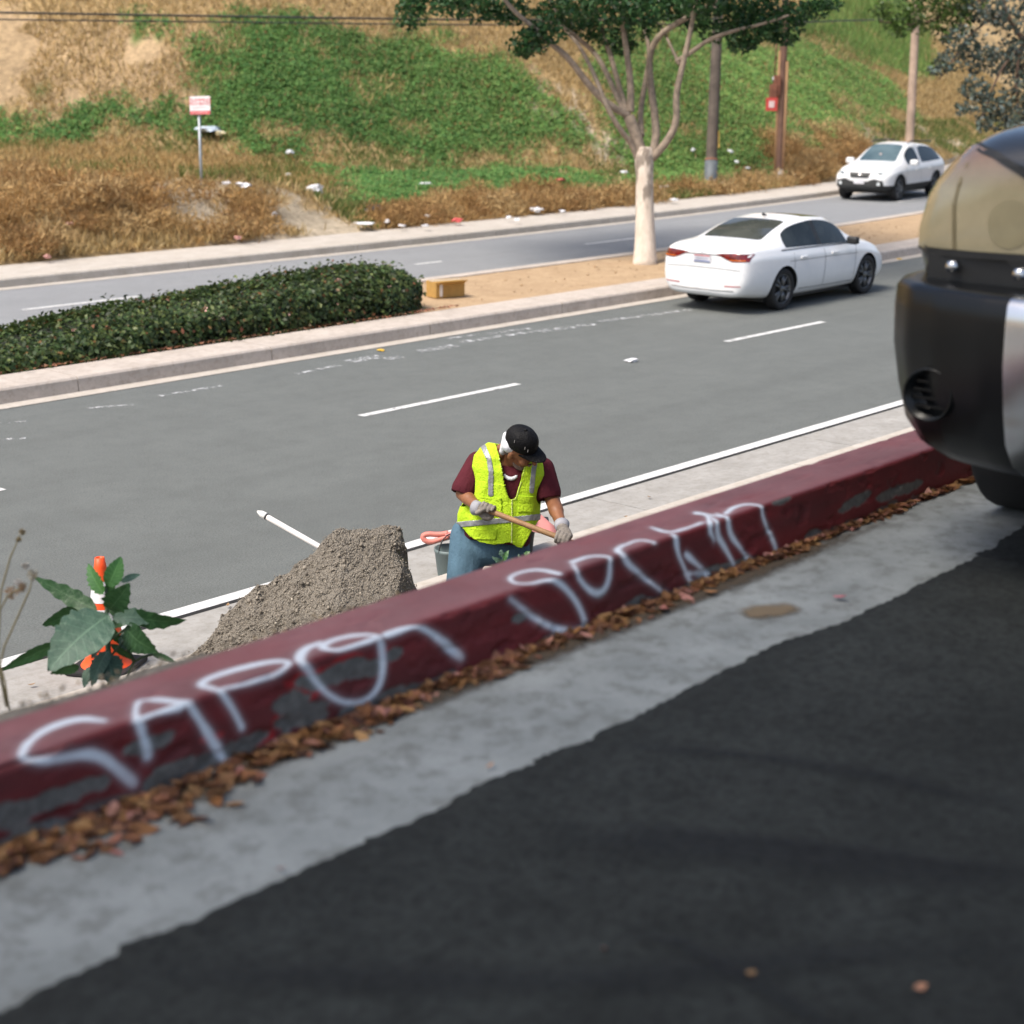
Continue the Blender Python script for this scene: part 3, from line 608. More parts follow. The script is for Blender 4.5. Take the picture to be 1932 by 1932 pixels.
# grit lying on it
fl = A[20:225, 20:95].reshape(-1, 3); n = 9000; C = fl[rng.integers(0, len(fl), n)] + rng.normal(0, .008, (n, 3)) - cam_h * .006; s = rng.uniform(.002, .006, (n, 1)) * (1 + 1.6 * (rng.random((n, 1)) < .05))
oc = np.array([(1, 0, 0), (-1, 0, 0), (0, 1, 0), (0, -1, 0), (0, 0, 1), (0, 0, -1)]); of = np.array([(0, 2, 4), (2, 1, 4), (1, 3, 4), (3, 0, 4), (2, 0, 5), (1, 2, 5), (3, 1, 5), (0, 3, 5)])
V = C[:, None, :] + (oc[None] * s[:, :, None]) * rng.uniform(.5, 1.4, (n, 6, 1)); Fs = of[None] + np.arange(n)[:, None, None] * 6
me = raw_mesh('grit', V.reshape(-1, 3), Fs, 3); vcol(me, 'lc', np.repeat(lerp_col([(.23, .20, .16), (.28, .245, .20), (.18, .155, .125), (.33, .295, .24)], n, .2), 6, 0))
t = NT('grit'); t.set(color=t.attr('lc'), rough=.95); gr_ = tag(link('grit', me, t.m), kind='stuff'); adopt(gr_, mound)
# loose stones and straw on the earth shoulder behind the kerb
n = 900; x = rng.uniform(1.2, 3.9, n); C = np.stack([x, 3.10 + .14 * rng.random(n) * np.interp(x, [2.2, 3.6], [1, .25]), 2.10 + np.zeros(n) - .06 * (x > 3)], 1); s = rng.uniform(.002, .007, (n, 1))
V = C[:, None, :] + (oc[None] * s[:, :, None]) * rng.uniform(.5, 1.4, (n, 6, 1)); me = raw_mesh('pebbles', V.reshape(-1, 3), of[None] + np.arange(n)[:, None, None] * 6, 3)
vcol(me, 'lc', np.repeat(lerp_col([(.24, .20, .15), (.34, .30, .24), (.16, .13, .10), (.36, .26, .14)], n, .2), 6, 0)); tag(link('pebbles', me, t.m), 'loose pebbles and crumbs of soil behind the red kerb', 'pebbles', kind='stuff')

# ================================================================== broad-leaved weed, dry stalks
class LeafMB:
    def __init__(s, rows): s.rows = rows
    def build(s, name, mat, parent, smooth):
        me = MB().grid(s.rows).mesh(name); n, m = len(s.rows), len(s.rows[0]); ss = np.tile((np.arange(m) - 3) / 3., n); uu_ = np.repeat(np.arange(n) / (n - 1.), m)
        vfloat(me, 'lu', uu_); vfloat(me, 'ls', ss); return link(name, me, mat, parent, smooth)
def big_leaf(base, tip, width, side, arch=.15, wav=.12, lobes=5, seed=0, cup=.15):
    """side: vector roughly across the blade; arch lifts the middle along the normal"""
    base, tip, side = map(lambda q: np.array(q, float), (base, tip, side)); T = tip - base; L = np.linalg.norm(T); T /= L; side = side - T * (side @ T); side /= np.linalg.norm(side); N = np.cross(T, side); rows = []
    r = random.Random(seed)
    ph = r.uniform(0, 6)
    for i in range(19):
        u = i / 18; w = width / 2 * (math.sin(math.pi * min(1, u ** .85)) ** .7 * (1.15 - .45 * u) if 0 < u < 1 else 0.0)
        row = []
        for j in range(7):
            s = (j - 3) / 3; ww = w * (1 + (wav * math.sin(u * lobes * 6.28 + ph + (1.3 if s < 0 else 0)) if abs(s) == 1 else 0))
            p = base + T * L * u + side * s * ww + N * (arch * L * math.sin(math.pi * u * .95) + cup * abs(s) * w + (.06 * width * math.sin(u * lobes * 6.28 + ph) * abs(s) ** 2))
            row.append(p)
        rows.append(row)
    return LeafMB(rows)
def veins(t, c, vc):
    a = t.math('ABSOLUTE', t.attr('ls', 'Fac')); mid = t.ramp(a, [(.0, .8), (.07, 0.0)])
    ph = t.math('FRACT', t.math('MULTIPLY', t.math('SUBTRACT', t.attr('lu', 'Fac'), t.math('MULTIPLY', a, .16)), 9.0)); sv = t.ramp(ph, [(.0, .45), (.10, 0.0), (.92, 0.0), (1.0, .45)])
    return t.mix(t.math('MAXIMUM', mid, sv), c, vc)
t = NT('weed_leaf'); f = t.noise(22, 4, .6); c = t.ramp(f, [(.3, (.018, .062, .022)), (.7, (.038, .105, .036))]); c = veins(t, c, (.10, .20, .09)); t.set(color=c, rough=.45, spec=.4); t.bump(t.noise(60, 4, .6), .35, .01)
tr = t.n('ShaderNodeBsdfTranslucent'); tr.inputs[0].default_value = (.05, .14, .03, 1); mx = t.n('ShaderNodeMixShader'); mx.inputs[0].default_value = .25; t.l(t.b.outputs[0], mx.inputs[1]); t.l(tr.outputs[0], mx.inputs[2]); t.l(mx.outputs[0], t.out.inputs[0]); M_weed = t.m
t = NT('weed_leaf_dusty'); f = t.noise(18, 4, .6); c = t.ramp(f, [(.3, (.045, .095, .065)), (.7, (.075, .14, .095))]); c = veins(t, c, (.14, .24, .16)); t.set(color=c, rough=.55, spec=.4); t.bump(t.noise(60, 4, .6), .35, .01); M_weed2 = t.m
t = NT('weed_leaf_fresh'); f = t.noise(18, 4, .6); c = t.ramp(f, [(.3, (.028, .105, .020)), (.7, (.05, .155, .032))]); c = veins(t, c, (.12, .26, .08)); t.set(color=c, rough=.45); M_weed3 = t.m
M_stem = simple('weed_stem', (.05, .085, .04), .6)
K = lambda x, y: (x * .192, 989 + y * .192); PD0 = 6.6
def wp(x, y, o=0): return at_d(*K(x, y), PD0 + o)
root = wp(1075, 1560, 0); gz = .42; plant = empty('broadleaf_weed', (root[0], root[1], gz), 'tall broad-leaved green weed in front of the orange traffic cone', 'weed'); bpy.context.view_layer.update()
foot = np.array([root[0] - .02, root[1] + .03, gz - .1])
adopt(MB().tube([foot, wp(1085, 1560), wp(1065, 1250), wp(1055, 950), wp(1045, 760), wp(1040, 620)], [.016, .013, .012, .010, .007, .004]).build('stem', M_stem, None, True), plant)
for pts, r in ((((1220, 1560, .1), (1270, 1450, .08), (1320, 1350, .06), (1390, 1310, .05), (1500, 1278, .05)), .006), (((1085, 1300, 0), (1180, 1190, .0), (1290, 1080, .02)), .006), (((1320, 1350, .06), (1250, 1220, .05), (1230, 1120, .04)), .008), (((1085, 1140, 0), (1240, 1020, .02)), .005)):
    adopt(MB().tube([wp(a, b, o) for a, b, o in pts], r, 6).build('branch', M_stem, None, True), plant)
LV = [((1060, 620, 0), (1190, 318, .05), 170, 3, .10, 0), ((1020, 690, -.02), (868, 385, .03), 150, 3, .08, 1), ((1075, 840, -.03), (1275, 575, -.10), 240, 1, .12, 2), ((1190, 570, .05), (1378, 495, .12), 70, 2, .1, 3),
      ((960, 850, 0), (325, 512, .02), 165, 1, -.06, 4), ((960, 890, .02), (405, 1000, .05), 230, 1, -.20, 5), ((1215, 860, .02), (1835, 935, .06), 170, 1, .22, 6), ((1100, 915, -.02), (1605, 940, .03), 165, 2, .10, 7),
      ((1070, 890, -.05), (470, 1455, -.22), 480, 2, .10, 8), ((605, 1165, -.02), (10, 1440, -.06), 125, 1, -.06, 9), ((1230, 1010, 0), (1560, 1255, -.05), 260, 1, .16, 10), ((1200, 1060, .03), (1420, 1270, .02), 220, 2, .1, 11),
      ((1060, 1240, -.03), (905, 1600, -.12), 170, 2, .08, 12), ((1060, 1280, -.02), (1120, 1600, -.10), 230, 2, .05, 13), ((905, 1395, -.03), (825, 1610, -.06), 110, 2, .05, 14), ((1490, 1268, .05), (1745, 1365, .03), 60, 1, .05, 15),
      ((1100, 900, .03), (1210, 730, .06), 140, 1, .1, 17), ((1070, 1000, .02), (1240, 1200, .04), 90, 1, .1, 18), ((780, 1400, -.1), (490, 1470, -.12), 110, 1, -.1, 19), ((1050, 700, .03), (1120, 500, .05), 90, 3, .1, 20), ((1090, 1010, .02), (1330, 905, .10), 110, 1, .1, 21), ((1000, 960, -.03), (760, 900, -.05), 120, 2, .12, 22), ((1090, 1180, .0), (1300, 1330, .05), 70, 1, .1, 23), ((1010, 1150, -.05), (900, 1330, -.1), 90, 2, .1, 24), ((1120, 760, .02), (1240, 660, .1), 110, 0, .1, 25)]
for (b, e, w, mk, ar, sd) in LV:
    B, E_ = wp(*b), wp(*e); d = E_ - B; sc = PD0 * .192 / F; side = np.cross(d, FW) + FW * np.linalg.norm(d) * (.35 if sd % 2 else -.3)
    adopt(big_leaf(B, E_, w * sc * 1.12, side, ar, .13 if sd in (1, 2, 4, 6, 7) else .06, 5 if sd in (2, 4, 6) else 7, sd).build('leaf', (M_weed, M_weed, M_weed2, M_weed3)[mk], None, True), plant)
# dry stalks at the left edge
M_dry = simple('dry_stalk', (.20, .17, .09), .8)
def stalk(pts, dep, label, heads):
    P = [at_d(a, b, dep) for a, b in pts]; o = empty('dry_stalk', P[0], label, 'weed', 'dry weed stalks at the left edge'); bpy.context.view_layer.update()
    adopt(MB().tube(P, [.0035] * (len(P) - 1) + [.0015], 5).build('stem', M_dry, None, True), o)
    for (a, b, r, c) in heads:
        k = 60; q = at_d(a, b, dep) + rdir(k) * r * rng.random((k, 1)) ** .5
        h = leaf_cloud('seed_head', q, rdir(k), rdir(k), .012, .006, lerp_col([c], k, .2), LMD); adopt(h, o)
stalk([(15, 1330), (10, 1290), (0, 1255), (8, 1220), (35, 1160), (55, 1115), (62, 1090)], 5.2, 'bent dry weed stalk with pale seed heads at the left edge', [(62, 1085, .02, (.34, .30, .22)), (48, 1068, .012, (.5, .47, .42))])
stalk([(18, 1340), (5, 1290), (-10, 1200), (3, 1110), (20, 1050), (38, 1010)], 5.4, 'taller thin dry stalk leaning up from the left edge', [(42, 1004, .012, (.32, .26, .16)), (35, 1018, .01, (.3, .25, .15))])
stalk([(12, 1335), (-5, 1250), (0, 1150), (14, 1125), (40, 1108), (52, 1100)], 5.0, 'short dry stalk with rusty seed cluster at the left edge', [(22, 1118, .022, (.33, .20, .10)), (40, 1108, .018, (.36, .24, .14)), (33, 1098, .012, (.55, .52, .48))])
# ================================================================== TREES, HEDGE, POLES, SIGN
bpy.context.view_layer.update()
t = NT('smooth_grey_bark'); f = t.noise(5, 6, .7, stretch=(1.5, 1.5, .5)); c = t.ramp(f, [(.3, (.50, .41, .33)), (.55, (.64, .55, .46)), (.75, (.72, .65, .56))])
sp = t.noise(3.2, 5, .6, stretch=(1, 1, .35)); c = t.mix(t.ramp(sp, [(.54, 0.0), (.60, .75)]), c, (.13, .10, .075)); t.set(color=c, rough=.85); t.bump(t.noise(26, 5, .7, stretch=(1, 1, .3)), .6, .02); M_bark = t.m
M_limb = simple('limb_bark', (.27, .215, .165), .9, var=.35, scale=9, bump=.5, bscale=30)
def smooth_path(P, it=2):
    P = [np.array(p, float) for p in P]
    for _ in range(it): P = [P[0]] + [q for i in range(len(P) - 1) for q in (.75 * P[i] + .25 * P[i + 1], .25 * P[i] + .75 * P[i + 1])] + [P[-1]]
    return P
def foliage(cl, per, L, W, cols, shade=None):
    """clusters (centre, radius-vector); returns leaf arrays"""
    C = []; 
    for c, r in cl:
        k = max(8, int(per * (r[0] * r[1] * r[2]) ** (2 / 3.)))
        d = rdir(k) * (rng.random((k, 1)) ** .38); lump = .75 + .5 * fbm(d[:, 0] * 2.2 + c[0], d[:, 1] * 2.2 + d[:, 2] * 2 + c[1], 3)[:, None]
        C.append(c + d * np.array(r) * lump)
    C = np.concatenate(C); n = len(C); N = rdir(n) + np.array([0, 0, .9]); N /= np.linalg.norm(N, axis=1, keepdims=True)
    return C, N, rdir(n) + np.array([0, 0, -.3]), rng.uniform(L * .7, L * 1.3, n), rng.uniform(W * .7, W * 1.3, n), lerp_col(cols, n, .22)
# ---- street tree on the median
TB = at_z(1217, 497, .15); TD = (TB - np.array([0, 0, CAM_H])) @ FW
tree = empty('median_tree', TB, 'multi-limbed street tree with pale trunk on the median beside the white sedan', 'tree'); bpy.context.view_layer.update()
pp = lambda x, y, o=0: at_d(x, y, TD + o); ppm = F / TD
K2 = lambda x, y, o=0: pp(695 + x * .32, y * .32, o)
tr_ = [pp(1218, 510), pp(1217, 492), pp(1217, 470), pp(1217, 430), pp(1216, 380), pp(1216, 335), pp(1215, 300), pp(1215, 280)]
adopt(MB().tube(tr_, [.265, .225, .20, .18, .165, .16, .175, .15], 18).build('trunk', M_bark, None, True), tree)
LIMB = [([(1620, 960, 0), (1600, 880, 0), (1570, 770, -.05), (1535, 685, -.1)], .13, .10), ([(1535, 685, -.1), (1400, 610, -.3), (1290, 490, -.5), (1180, 340, -.7), (1080, 260, -.9), (960, 150, -1.1), (850, 60, -1.3), (760, -60, -1.5)], .075, .03),
        ([(1530, 690, -.1), (1470, 580, .1), (1400, 420, .3), (1330, 300, .5), (1200, 200, .8), (1120, 90, 1.0), (1040, -60, 1.3)], .06, .03), ([(1545, 660, -.1), (1548, 500, -.2), (1530, 350, -.3), (1500, 150, -.4), (1480, -60, -.5)], .075, .04),
        ([(1525, 660, -.1), (1480, 520, .3), (1430, 330, .6), (1380, 200, .8), (1340, 50, 1.0), (1300, -80, 1.2)], .06, .03), ([(1590, 950, 0), (1555, 850, -.1), (1480, 760, -.3), (1400, 620, -.5), (1330, 430, -.3), (1240, 260, -.1), (1180, 200, .1), (1130, 130, .2)], .06, .025),
        ([(1665, 940, 0), (1700, 810, .1), (1690, 680, .1), (1655, 430, .2), (1660, 300, .2), (1720, 200, .1), (1830, 130, 0), (1932, 75, -.1), (2060, 5, -.3)], .085, .04), ([(1675, 930, 0), (1760, 840, -.1), (1822, 720, -.2), (1812, 560, -.3), (1850, 400, -.4), (1890, 230, -.5), (1925, 50, -.6), (1950, -80, -.7)], .08, .035),
        ([(1610, 800, .05), (1602, 650, .3), (1640, 450, .5), (1662, 300, .6), (1620, 130, .8), (1590, -60, 1.0)], .06, .03), ([(1835, 380, -.35), (1790, 290, -.1), (1750, 200, .2), (1700, 120, .5)], .035, .02),
        ([(1815, 365, -.3), (1930, 290, -.5), (2010, 230, -.7), (2150, 180, -.9), (2300, 150, -1.1), (2480, 90, -1.3)], .05, .02), ([(1080, 260, -.9), (1000, 300, -1.1), (930, 280, -1.2)], .025, .012), ([(1330, 300, .5), (1250, 230, .2), (1120, 140, -.2), (960, 110, -.6)], .035, .015)]
for pts, r0, r1 in LIMB:
    P = smooth_path([K2(*p) for p in pts]); adopt(MB().tube(P, np.linspace(r0, r1, len(P)), 9).build('limb', M_limb, None, True), tree)
CL = []
for (x, y, rx, ry, o) in ((775, 25, 34, 32, -1), (800, 0, 40, 30, -.6), (850, 5, 46, 28, -1.2), (905, 18, 40, 26, -.8), (960, 20, 45, 30, -.5), (1000, 82, 40, 26, -1.1), (1025, 62, 44, 26, -.9), (985, 95, 22, 14, -1.2), (1050, 30, 60, 34, .3), (1120, 50, 55, 36, .6), (1165, 78, 40, 26, .8),
                          (1110, 10, 60, 30, -.8), (1180, 15, 50, 34, -.9), (1210, 40, 40, 32, -.5), (1260, 10, 50, 34, .2), (1310, 30, 44, 30, .4), (1360, 60, 44, 22, .3), (1390, 30, 46, 30, -.4), (1420, 62, 50, 22, -.7), (1470, 50, 46, 24, -.9), (1440, 18, 60, 26, 0), (1520, 22, 46, 20, -1), (1400, 85, 36, 14, -.5), (1480, 75, 30, 12, -.8), (1330, 0, 70, 34, -.8), (1560, 8, 30, 14, -1.2), (870, -20, 80, 30, 0), (1240, -20, 90, 30, 1)):
    c = pp(x, y, o); CL.append((c, (rx / ppm, rx / ppm, ry / ppm)))
for k in range(34):
    a = rng.uniform(0, 6.28); r = 4.3 * math.sqrt(rng.random()); cc = pp(1150, -110); CL.append((cc + np.array([r * math.cos(a), r * math.sin(a), rng.uniform(-.5, 2.0) * (1 - (r / 5) ** 2)]), (.8, .8, .5)))
a = foliage(CL, 1900, .125, .07, [(.020, .062, .024), (.030, .088, .030), (.045, .115, .038), (.07, .15, .05), (.024, .07, .02)])
M_lf = leafmat('tree_leaf', .4, .3); adopt(leaf_cloud('crown', *a, M_lf), tree)
# ---- silver-leaved eucalyptus at the right
ED = 44.0; E0 = at_d(2015, 330, ED); E0[2] = .15
eu = empty('eucalyptus', E0, 'eucalyptus with drooping silver-green leaves at the top right', 'tree'); bpy.context.view_layer.update(); epm = F / ED
ep = lambda x, y, o=0: at_d(x, y, ED + o)
adopt(MB().tube([E0 - zup * .1, ep(2010, 250), ep(1990, 150), ep(1965, 60), ep(1930, -40), ep(1900, -140)], [.34, .28, .25, .22, .18, .12], 12).build('trunk', simple('euc_bark', (.20, .13, .085), .9, var=.4, scale=3), None, True), eu)
for pts, r in (([(1985, 130, 0), (1930, 80, -.5), (1895, 20, -.9), (1880, -60, -1)], .10), ([(1965, 60, 0), (1900, 110, -.8), (1870, 170, -1.2), (1850, 230, -1.4)], .05), ([(1900, 20, -.8), (1830, 60, -1), (1790, 130, -1.2), (1770, 150, -1.3)], .04), ([(1900, -20, -.8), (1800, 20, -1), (1730, 50, -1), (1660, 40, -1)], .05), ([(1930, 70, -.5), (1915, 150, -.7), (1925, 240, -.9)], .05), ([(1985, 60, 0), (1925, 120, -.3), (1905, 200, -.4)], .05)):
    P = smooth_path([ep(*p) for p in pts]); adopt(MB().tube(P, np.linspace(r, .012, len(P)), 6).build('limb', simple('euc_limb', (.16, .10, .07), .9), None, True), eu)
def eclump(lst): return [(ep(x, y, o), (rx / epm, rx / epm, ry / epm)) for x, y, rx, ry, o in lst]
a = foliage(eclump([(1845, 20, 50, 28, -1), (1900, 30, 46, 34, -.6), (1815, 75, 40, 26, -1.2), (1770, 130, 24, 14, -1.3), (1790, 115, 30, 20, -1.1), (1850, 110, 40, 30, -1), (1905, 110, 40, 40, -.5), (1840, 170, 36, 24, -1.2), (1870, 200, 40, 26, -1.2), (1900, 230, 40, 26, -1), (1925, 180, 36, 40, -.8), (1860, 235, 22, 16, -1.3), (1950, 100, 60, 60, 0), (1960, 220, 50, 40, 0), (1820, 205, 22, 14, -1.3)]), 900, .15, .10,
            [(.10, .14, .12), (.15, .20, .18), (.07, .10, .085), (.20, .25, .24), (.05, .075, .055), (.12, .12, .07)])
adopt(leaf_cloud('crown', *a, M_lf), eu)
a = foliage(eclump([(1660, 20, 24, 22, -1), (1700, 35, 38, 32, -1), (1745, 30, 44, 34, -1), (1790, 45, 40, 36, -1), (1760, -10, 70, 30, -.8), (1690, 55, 20, 16, -1.1), (1810, 0, 50, 40, -1)]), 1000, .15, .07, [(.05, .10, .02), (.09, .16, .03), (.13, .20, .05), (.03, .06, .015)])
adopt(leaf_cloud('crown', *a, M_lf), eu)
for k in range(24):
    a_ = rng.uniform(0, 6.28); CLu = None
uc = [(ep(1940, -190) + np.array([3.2 * math.cos(q) * math.sqrt(r), 3.2 * math.sin(q) * math.sqrt(r), rng.uniform(-.5, 3)]), (1.0, 1.0, .8)) for q, r in zip(rng.uniform(0, 6.28, 26), rng.random(26))]
adopt(leaf_cloud('crown', *foliage(uc, 260, .2, .13, [(.10, .14, .12), (.15, .20, .18), (.06, .09, .07)]), M_lf), eu)
# ---- hedge on the median
HX0, HX1, HY0, HY1, HH = -6.0, 16.5, 16.46, 18.35, 1.0
def hedge_h(x): return np.interp(x, [6, 10.2, 11, 11.8, 13.8, 15.6, 16.2, 16.7], [.15, .24, .34, .43, .51, .61, .61, .54]) * (1 + .10 * (fbm(np.asarray(x) * .9, np.asarray(x) * 0, 3) - .5) * 2)
n = 62000; x = HX0 + 3 + (HX1 - HX0 - 3) * rng.random(n); xe = np.clip((HX1 - x) / .9, 0, 1) ** .5        # rounded end
yc, hw = (HY0 + HY1) / 2, (HY1 - HY0) / 2; th = rng.uniform(-.12, math.pi + .12, n); e = 2 / 3.4; ct, st = np.cos(th), np.clip(np.sin(th), 0, 1)
rr = 1 - .16 * rng.random(n) ** 2 + .22 * (fbm(x * 2.6, th * 2.6, 3, 2) - .5) + .16 * (rng.random(n) < .03); y = yc + hw * np.sign(ct) * np.abs(ct) ** e * rr * (.55 + .45 * xe); z = .16 + hedge_h(x) * (st ** e) * rr * (.75 + .25 * xe) + rng.normal(0, .028, n)
C = np.stack([x, y, np.clip(z, .18, 2)], 1); N = np.stack([rng.normal(0, .5, n), ct + rng.normal(0, .5, n), st + rng.normal(0, .5, n) + .3], 1); N /= np.linalg.norm(N, axis=1, keepdims=True)
cols = lerp_col([(.022, .042, .014), (.036, .064, .020), (.055, .088, .026), (.095, .12, .034), (.030, .045, .016)], n, .25); m = fbm(x * 2.2, y * 2.2 + z * 2, 3, 4); cols *= (.75 + 1.1 * m)[:, None]
rd = rng.random(n) < .035; cols[rd] = lerp_col([(.22, .08, .04), (.16, .10, .03)], int(rd.sum()))
hedge = empty('hedge', (14, yc, .15), 'low clipped dark green hedge on the median', 'hedge'); bpy.context.view_layer.update()
adopt(leaf_cloud('foliage', C, N, rdir(n), rng.uniform(.055, .10, n), rng.uniform(.03, .055, n), cols, leafmat('hedge_leaf', .45, .25)), hedge)
rows = []
for xx in np.linspace(HX0 + 3, HX1 - .12, 60):
    s_ = float(np.clip((HX1 - xx) / .9, 0, 1) ** .5) * .45 + .5; rows.append([(xx, yc + hw * .84 * s_ * math.copysign(abs(math.cos(a)) ** e, math.cos(a)), .14 + float(hedge_h(xx)) * .86 * (.75 + .25 * s_) * max(0, math.sin(a)) ** e) for a in np.linspace(0, math.pi, 14)])
adopt(MB().grid(rows).build('branches', simple('hedge_core', (.016, .020, .010), .95, var=.4), None, True), hedge)
for (a, b) in ((421, 602), (388, 583), (852 * .44, 655 * .0 + 640), (545, 592), (636, 577), (846 * .77, 605), (735, 540), (640, 528), (140, 622)):
    yy = HY0 + .06; p = at_y(a, b, yy); 
    if p[2] > .6: p = at_z(a, b, .72)
    k = 6; q = p + rdir(k) * .022; adopt(leaf_cloud('flower', q, rdir(k), rdir(k), .036, .03, lerp_col([(.62, .34, .30), (.7, .45, .38)], k, .1), LMD), hedge)
n = 1500; x = rng.uniform(4, 16.9, n); C = np.stack([x, 16.52 - np.abs(rng.normal(0, .10, n)) * (.5 + fbm(x, x * 0, 2)), np.full(n, .192)], 1); C = C[C[:, 1] > 16.38]; n = len(C)
tag(litter_cloud('hedge_litter', C, rng.uniform(.04, .075, n), lerp_col([(.34, .15, .09), (.26, .11, .06), (.42, .24, .15)], n, .2), LMD, .3), 'reddish fallen leaves along the foot of the hedge', 'leaves', kind='stuff')
# ---- utility poles
M_wood = simple('pole_wood', (.085, .068, .055), .9, var=.4, scale=2.5, bump=.6, bscale=25); M_wood3 = simple('pole_wood_pale', (.34, .25, .19), .9, var=.25, scale=2)
def pole(name, base_px, top_px, wpx, label, mat, up=2.6):
    b = hit(*base_px) if False else None
    return None
def pole_at(bx, by, tx, ty, dep, wpx, label, mat, ext=2.2):
    B = at_d(bx, by, dep); T = at_d(tx, ty, dep); r = wpx * dep / F / 2; g = float(hill_z(B[0], B[1])); o = empty('utility_pole', (B[0], B[1], g), label, 'pole', 'wooden utility poles on the far verge'); bpy.context.view_layer.update()
    top = B + (T - B) * ext; B2 = B - (T - B) / np.linalg.norm(T - B) * (B[2] - g + .3)
    adopt(MB().tube([B2, B, (B + T) / 2, T, top], [r * 1.05, r * 1.03, r, r * .93, r * .8], 14).build('shaft', mat, None, True), o); return o, B, T, r
# the base depth is where the sight line meets the verge
def hd(px, py): p = hit(px, py); return float((p - np.array([0, 0, CAM_H])) @ FW)
d1 = hd(1340, 352); p1, B, T, r = pole_at(1340, 352, 1353, 60, d1, 21, 'dark weathered utility pole with a grey sleeve round its foot', M_wood)
mid = B + (T - B) * .165; adopt(MB().tube([B - zup * .3, B, mid], r * 1.18, 16).build('foot_sleeve', simple('grey_sleeve', (.10, .115, .125), .6), None, True), p1)
adopt(MB().tube([mid, mid + (T - B) * .012], r * 1.2, 16).build('band', simple('rust_band', (.28, .12, .07), .8), None, True), p1)
adopt(MB().tube([B + (T - B) * .36 + cam_r * r * 1.05 - cam_h * r * .3, B + (T - B) * .27 + cam_r * r * 1.2 - cam_h * r * .3, B + (T - B) * .25 + cam_r * r * 1.1 - cam_h * r], .02, 5).build('loose_strap', simple('ochre_strap', (.42, .26, .06), .8), None), p1)
d2 = hd(1467, 347); p2, B, T, r = pole_at(1468, 347, 1480, 55, d2, 15, 'brown utility pole with conduits, meter boxes and a red tag', simple('pole_wood_red', (.12, .065, .045), .9, var=.35, scale=2.5))
ax = T - B
def onp(u, s, o=1.0): return B + ax * u + cam_r * s * r - cam_h * r * o
adopt(MB().tube([onp(-.02, -1.0, .4), onp(.45, -1.05, .4), onp(.86, -1.0, .4)], .045, 7).build('conduit', simple('tan_conduit', (.30, .17, .08), .7), None, True), p2)
adopt(MB().tube([onp(-.02, .9, .5), onp(.4, 1.0, .5), onp(.79, .95, .5)], .05, 7).build('conduit', simple('tan_conduit', (.30, .17, .08), .7), None, True), p2)
adopt(MB().tube([onp(.68, -2.1, .2), onp(.85, -1.9, .2), onp(1.02, -1.5, .2)], .022, 6).build('conduit', simple('rusty_conduit', (.16, .06, .04), .8), None, True), p2)
M_box = simple('rusty_box', (.22, .085, .05), .75, var=.3)
adopt(MB().box(onp(.635, -1.5, 1.1), (.24, .2, .62), YAW).build('meter_box', M_box, None, bevel=.02), p2); adopt(MB().box(onp(.585, -2.4, 1.0), (.3, .2, .55), YAW).build('meter_box', M_box, None, bevel=.02), p2)
adopt(MB().tube([onp(.66, -2.2, .6), onp(.69, -2.2, .6)], .06, 8).build('fitting', simple('galvanised', (.5, .52, .53), .45, .7), None, True), p2)
tg = onp(.515, -2.7, 1.5); yv = YAW - math.pi / 2
adopt(MB().box(tg, (.36, .02, .40), yv).build('warning_tag', simple('tag_red', (.62, .07, .06), .5), None), p2); adopt(MB().box(tg - cam_h * .015, (.17, .012, .2), yv).build('tag_panel', simple('tag_white', (.8, .62, .6), .5), None), p2)
adopt(MB().box(onp(.05, .2, 1.25), (.14, .015, .42), yv + .2).build('paper_notice', simple('paper_white', (.75, .72, .70), .8), None), p2)
d3 = 58.0; p3, B, T, r = pole_at(1715, 285, 1727, 55, d3, 16, 'bare pale utility pole behind the white crossover', M_wood3)
# ---- overhead cables
M_cab = simple('cable_black', (.03, .032, .035), .6)
def cable(pts, r, label):
    P = smooth_path([at_d(a, b, d) for a, b, d in pts]); o = empty('overhead_cable', P[0], label, 'cable', 'overhead cables'); bpy.context.view_layer.update(); adopt(MB().tube(P, r, 6).build('wire', M_cab, None, True), o); return o
cable([(-120, 20, 40), (0, 24, 40.5), (380, 30, 42.5), (760, 36, 44.5), (1000, 38, 45.8), (1354, 36, d1 - .2)], .026, 'upper of the two overhead cables crossing the top of the slope')
cable([(-120, 33, 40), (0, 37, 40.5), (380, 41, 42.5), (760, 46, 44.5), (1000, 47, 45.8), (1353, 45, d1 - .2)], .018, 'thinner lower overhead cable crossing the top of the slope')
o = cable([(1482, 44, d2 - .2), (1560, 40, 49), (1640, 38, 53), (1727, 34, d3 - .2)], .022, 'overhead cable between the right-hand poles with a splice case'); p = at_d(1508, 45, d2 + .8)
adopt(MB().tube([p - cam_r * .22, p - cam_r * .12, p + cam_r * .12, p + cam_r * .22], [.04, .09, .09, .04], 10).build('splice_case', simple('case_black', (.02, .025, .03), .5), None, True), o)
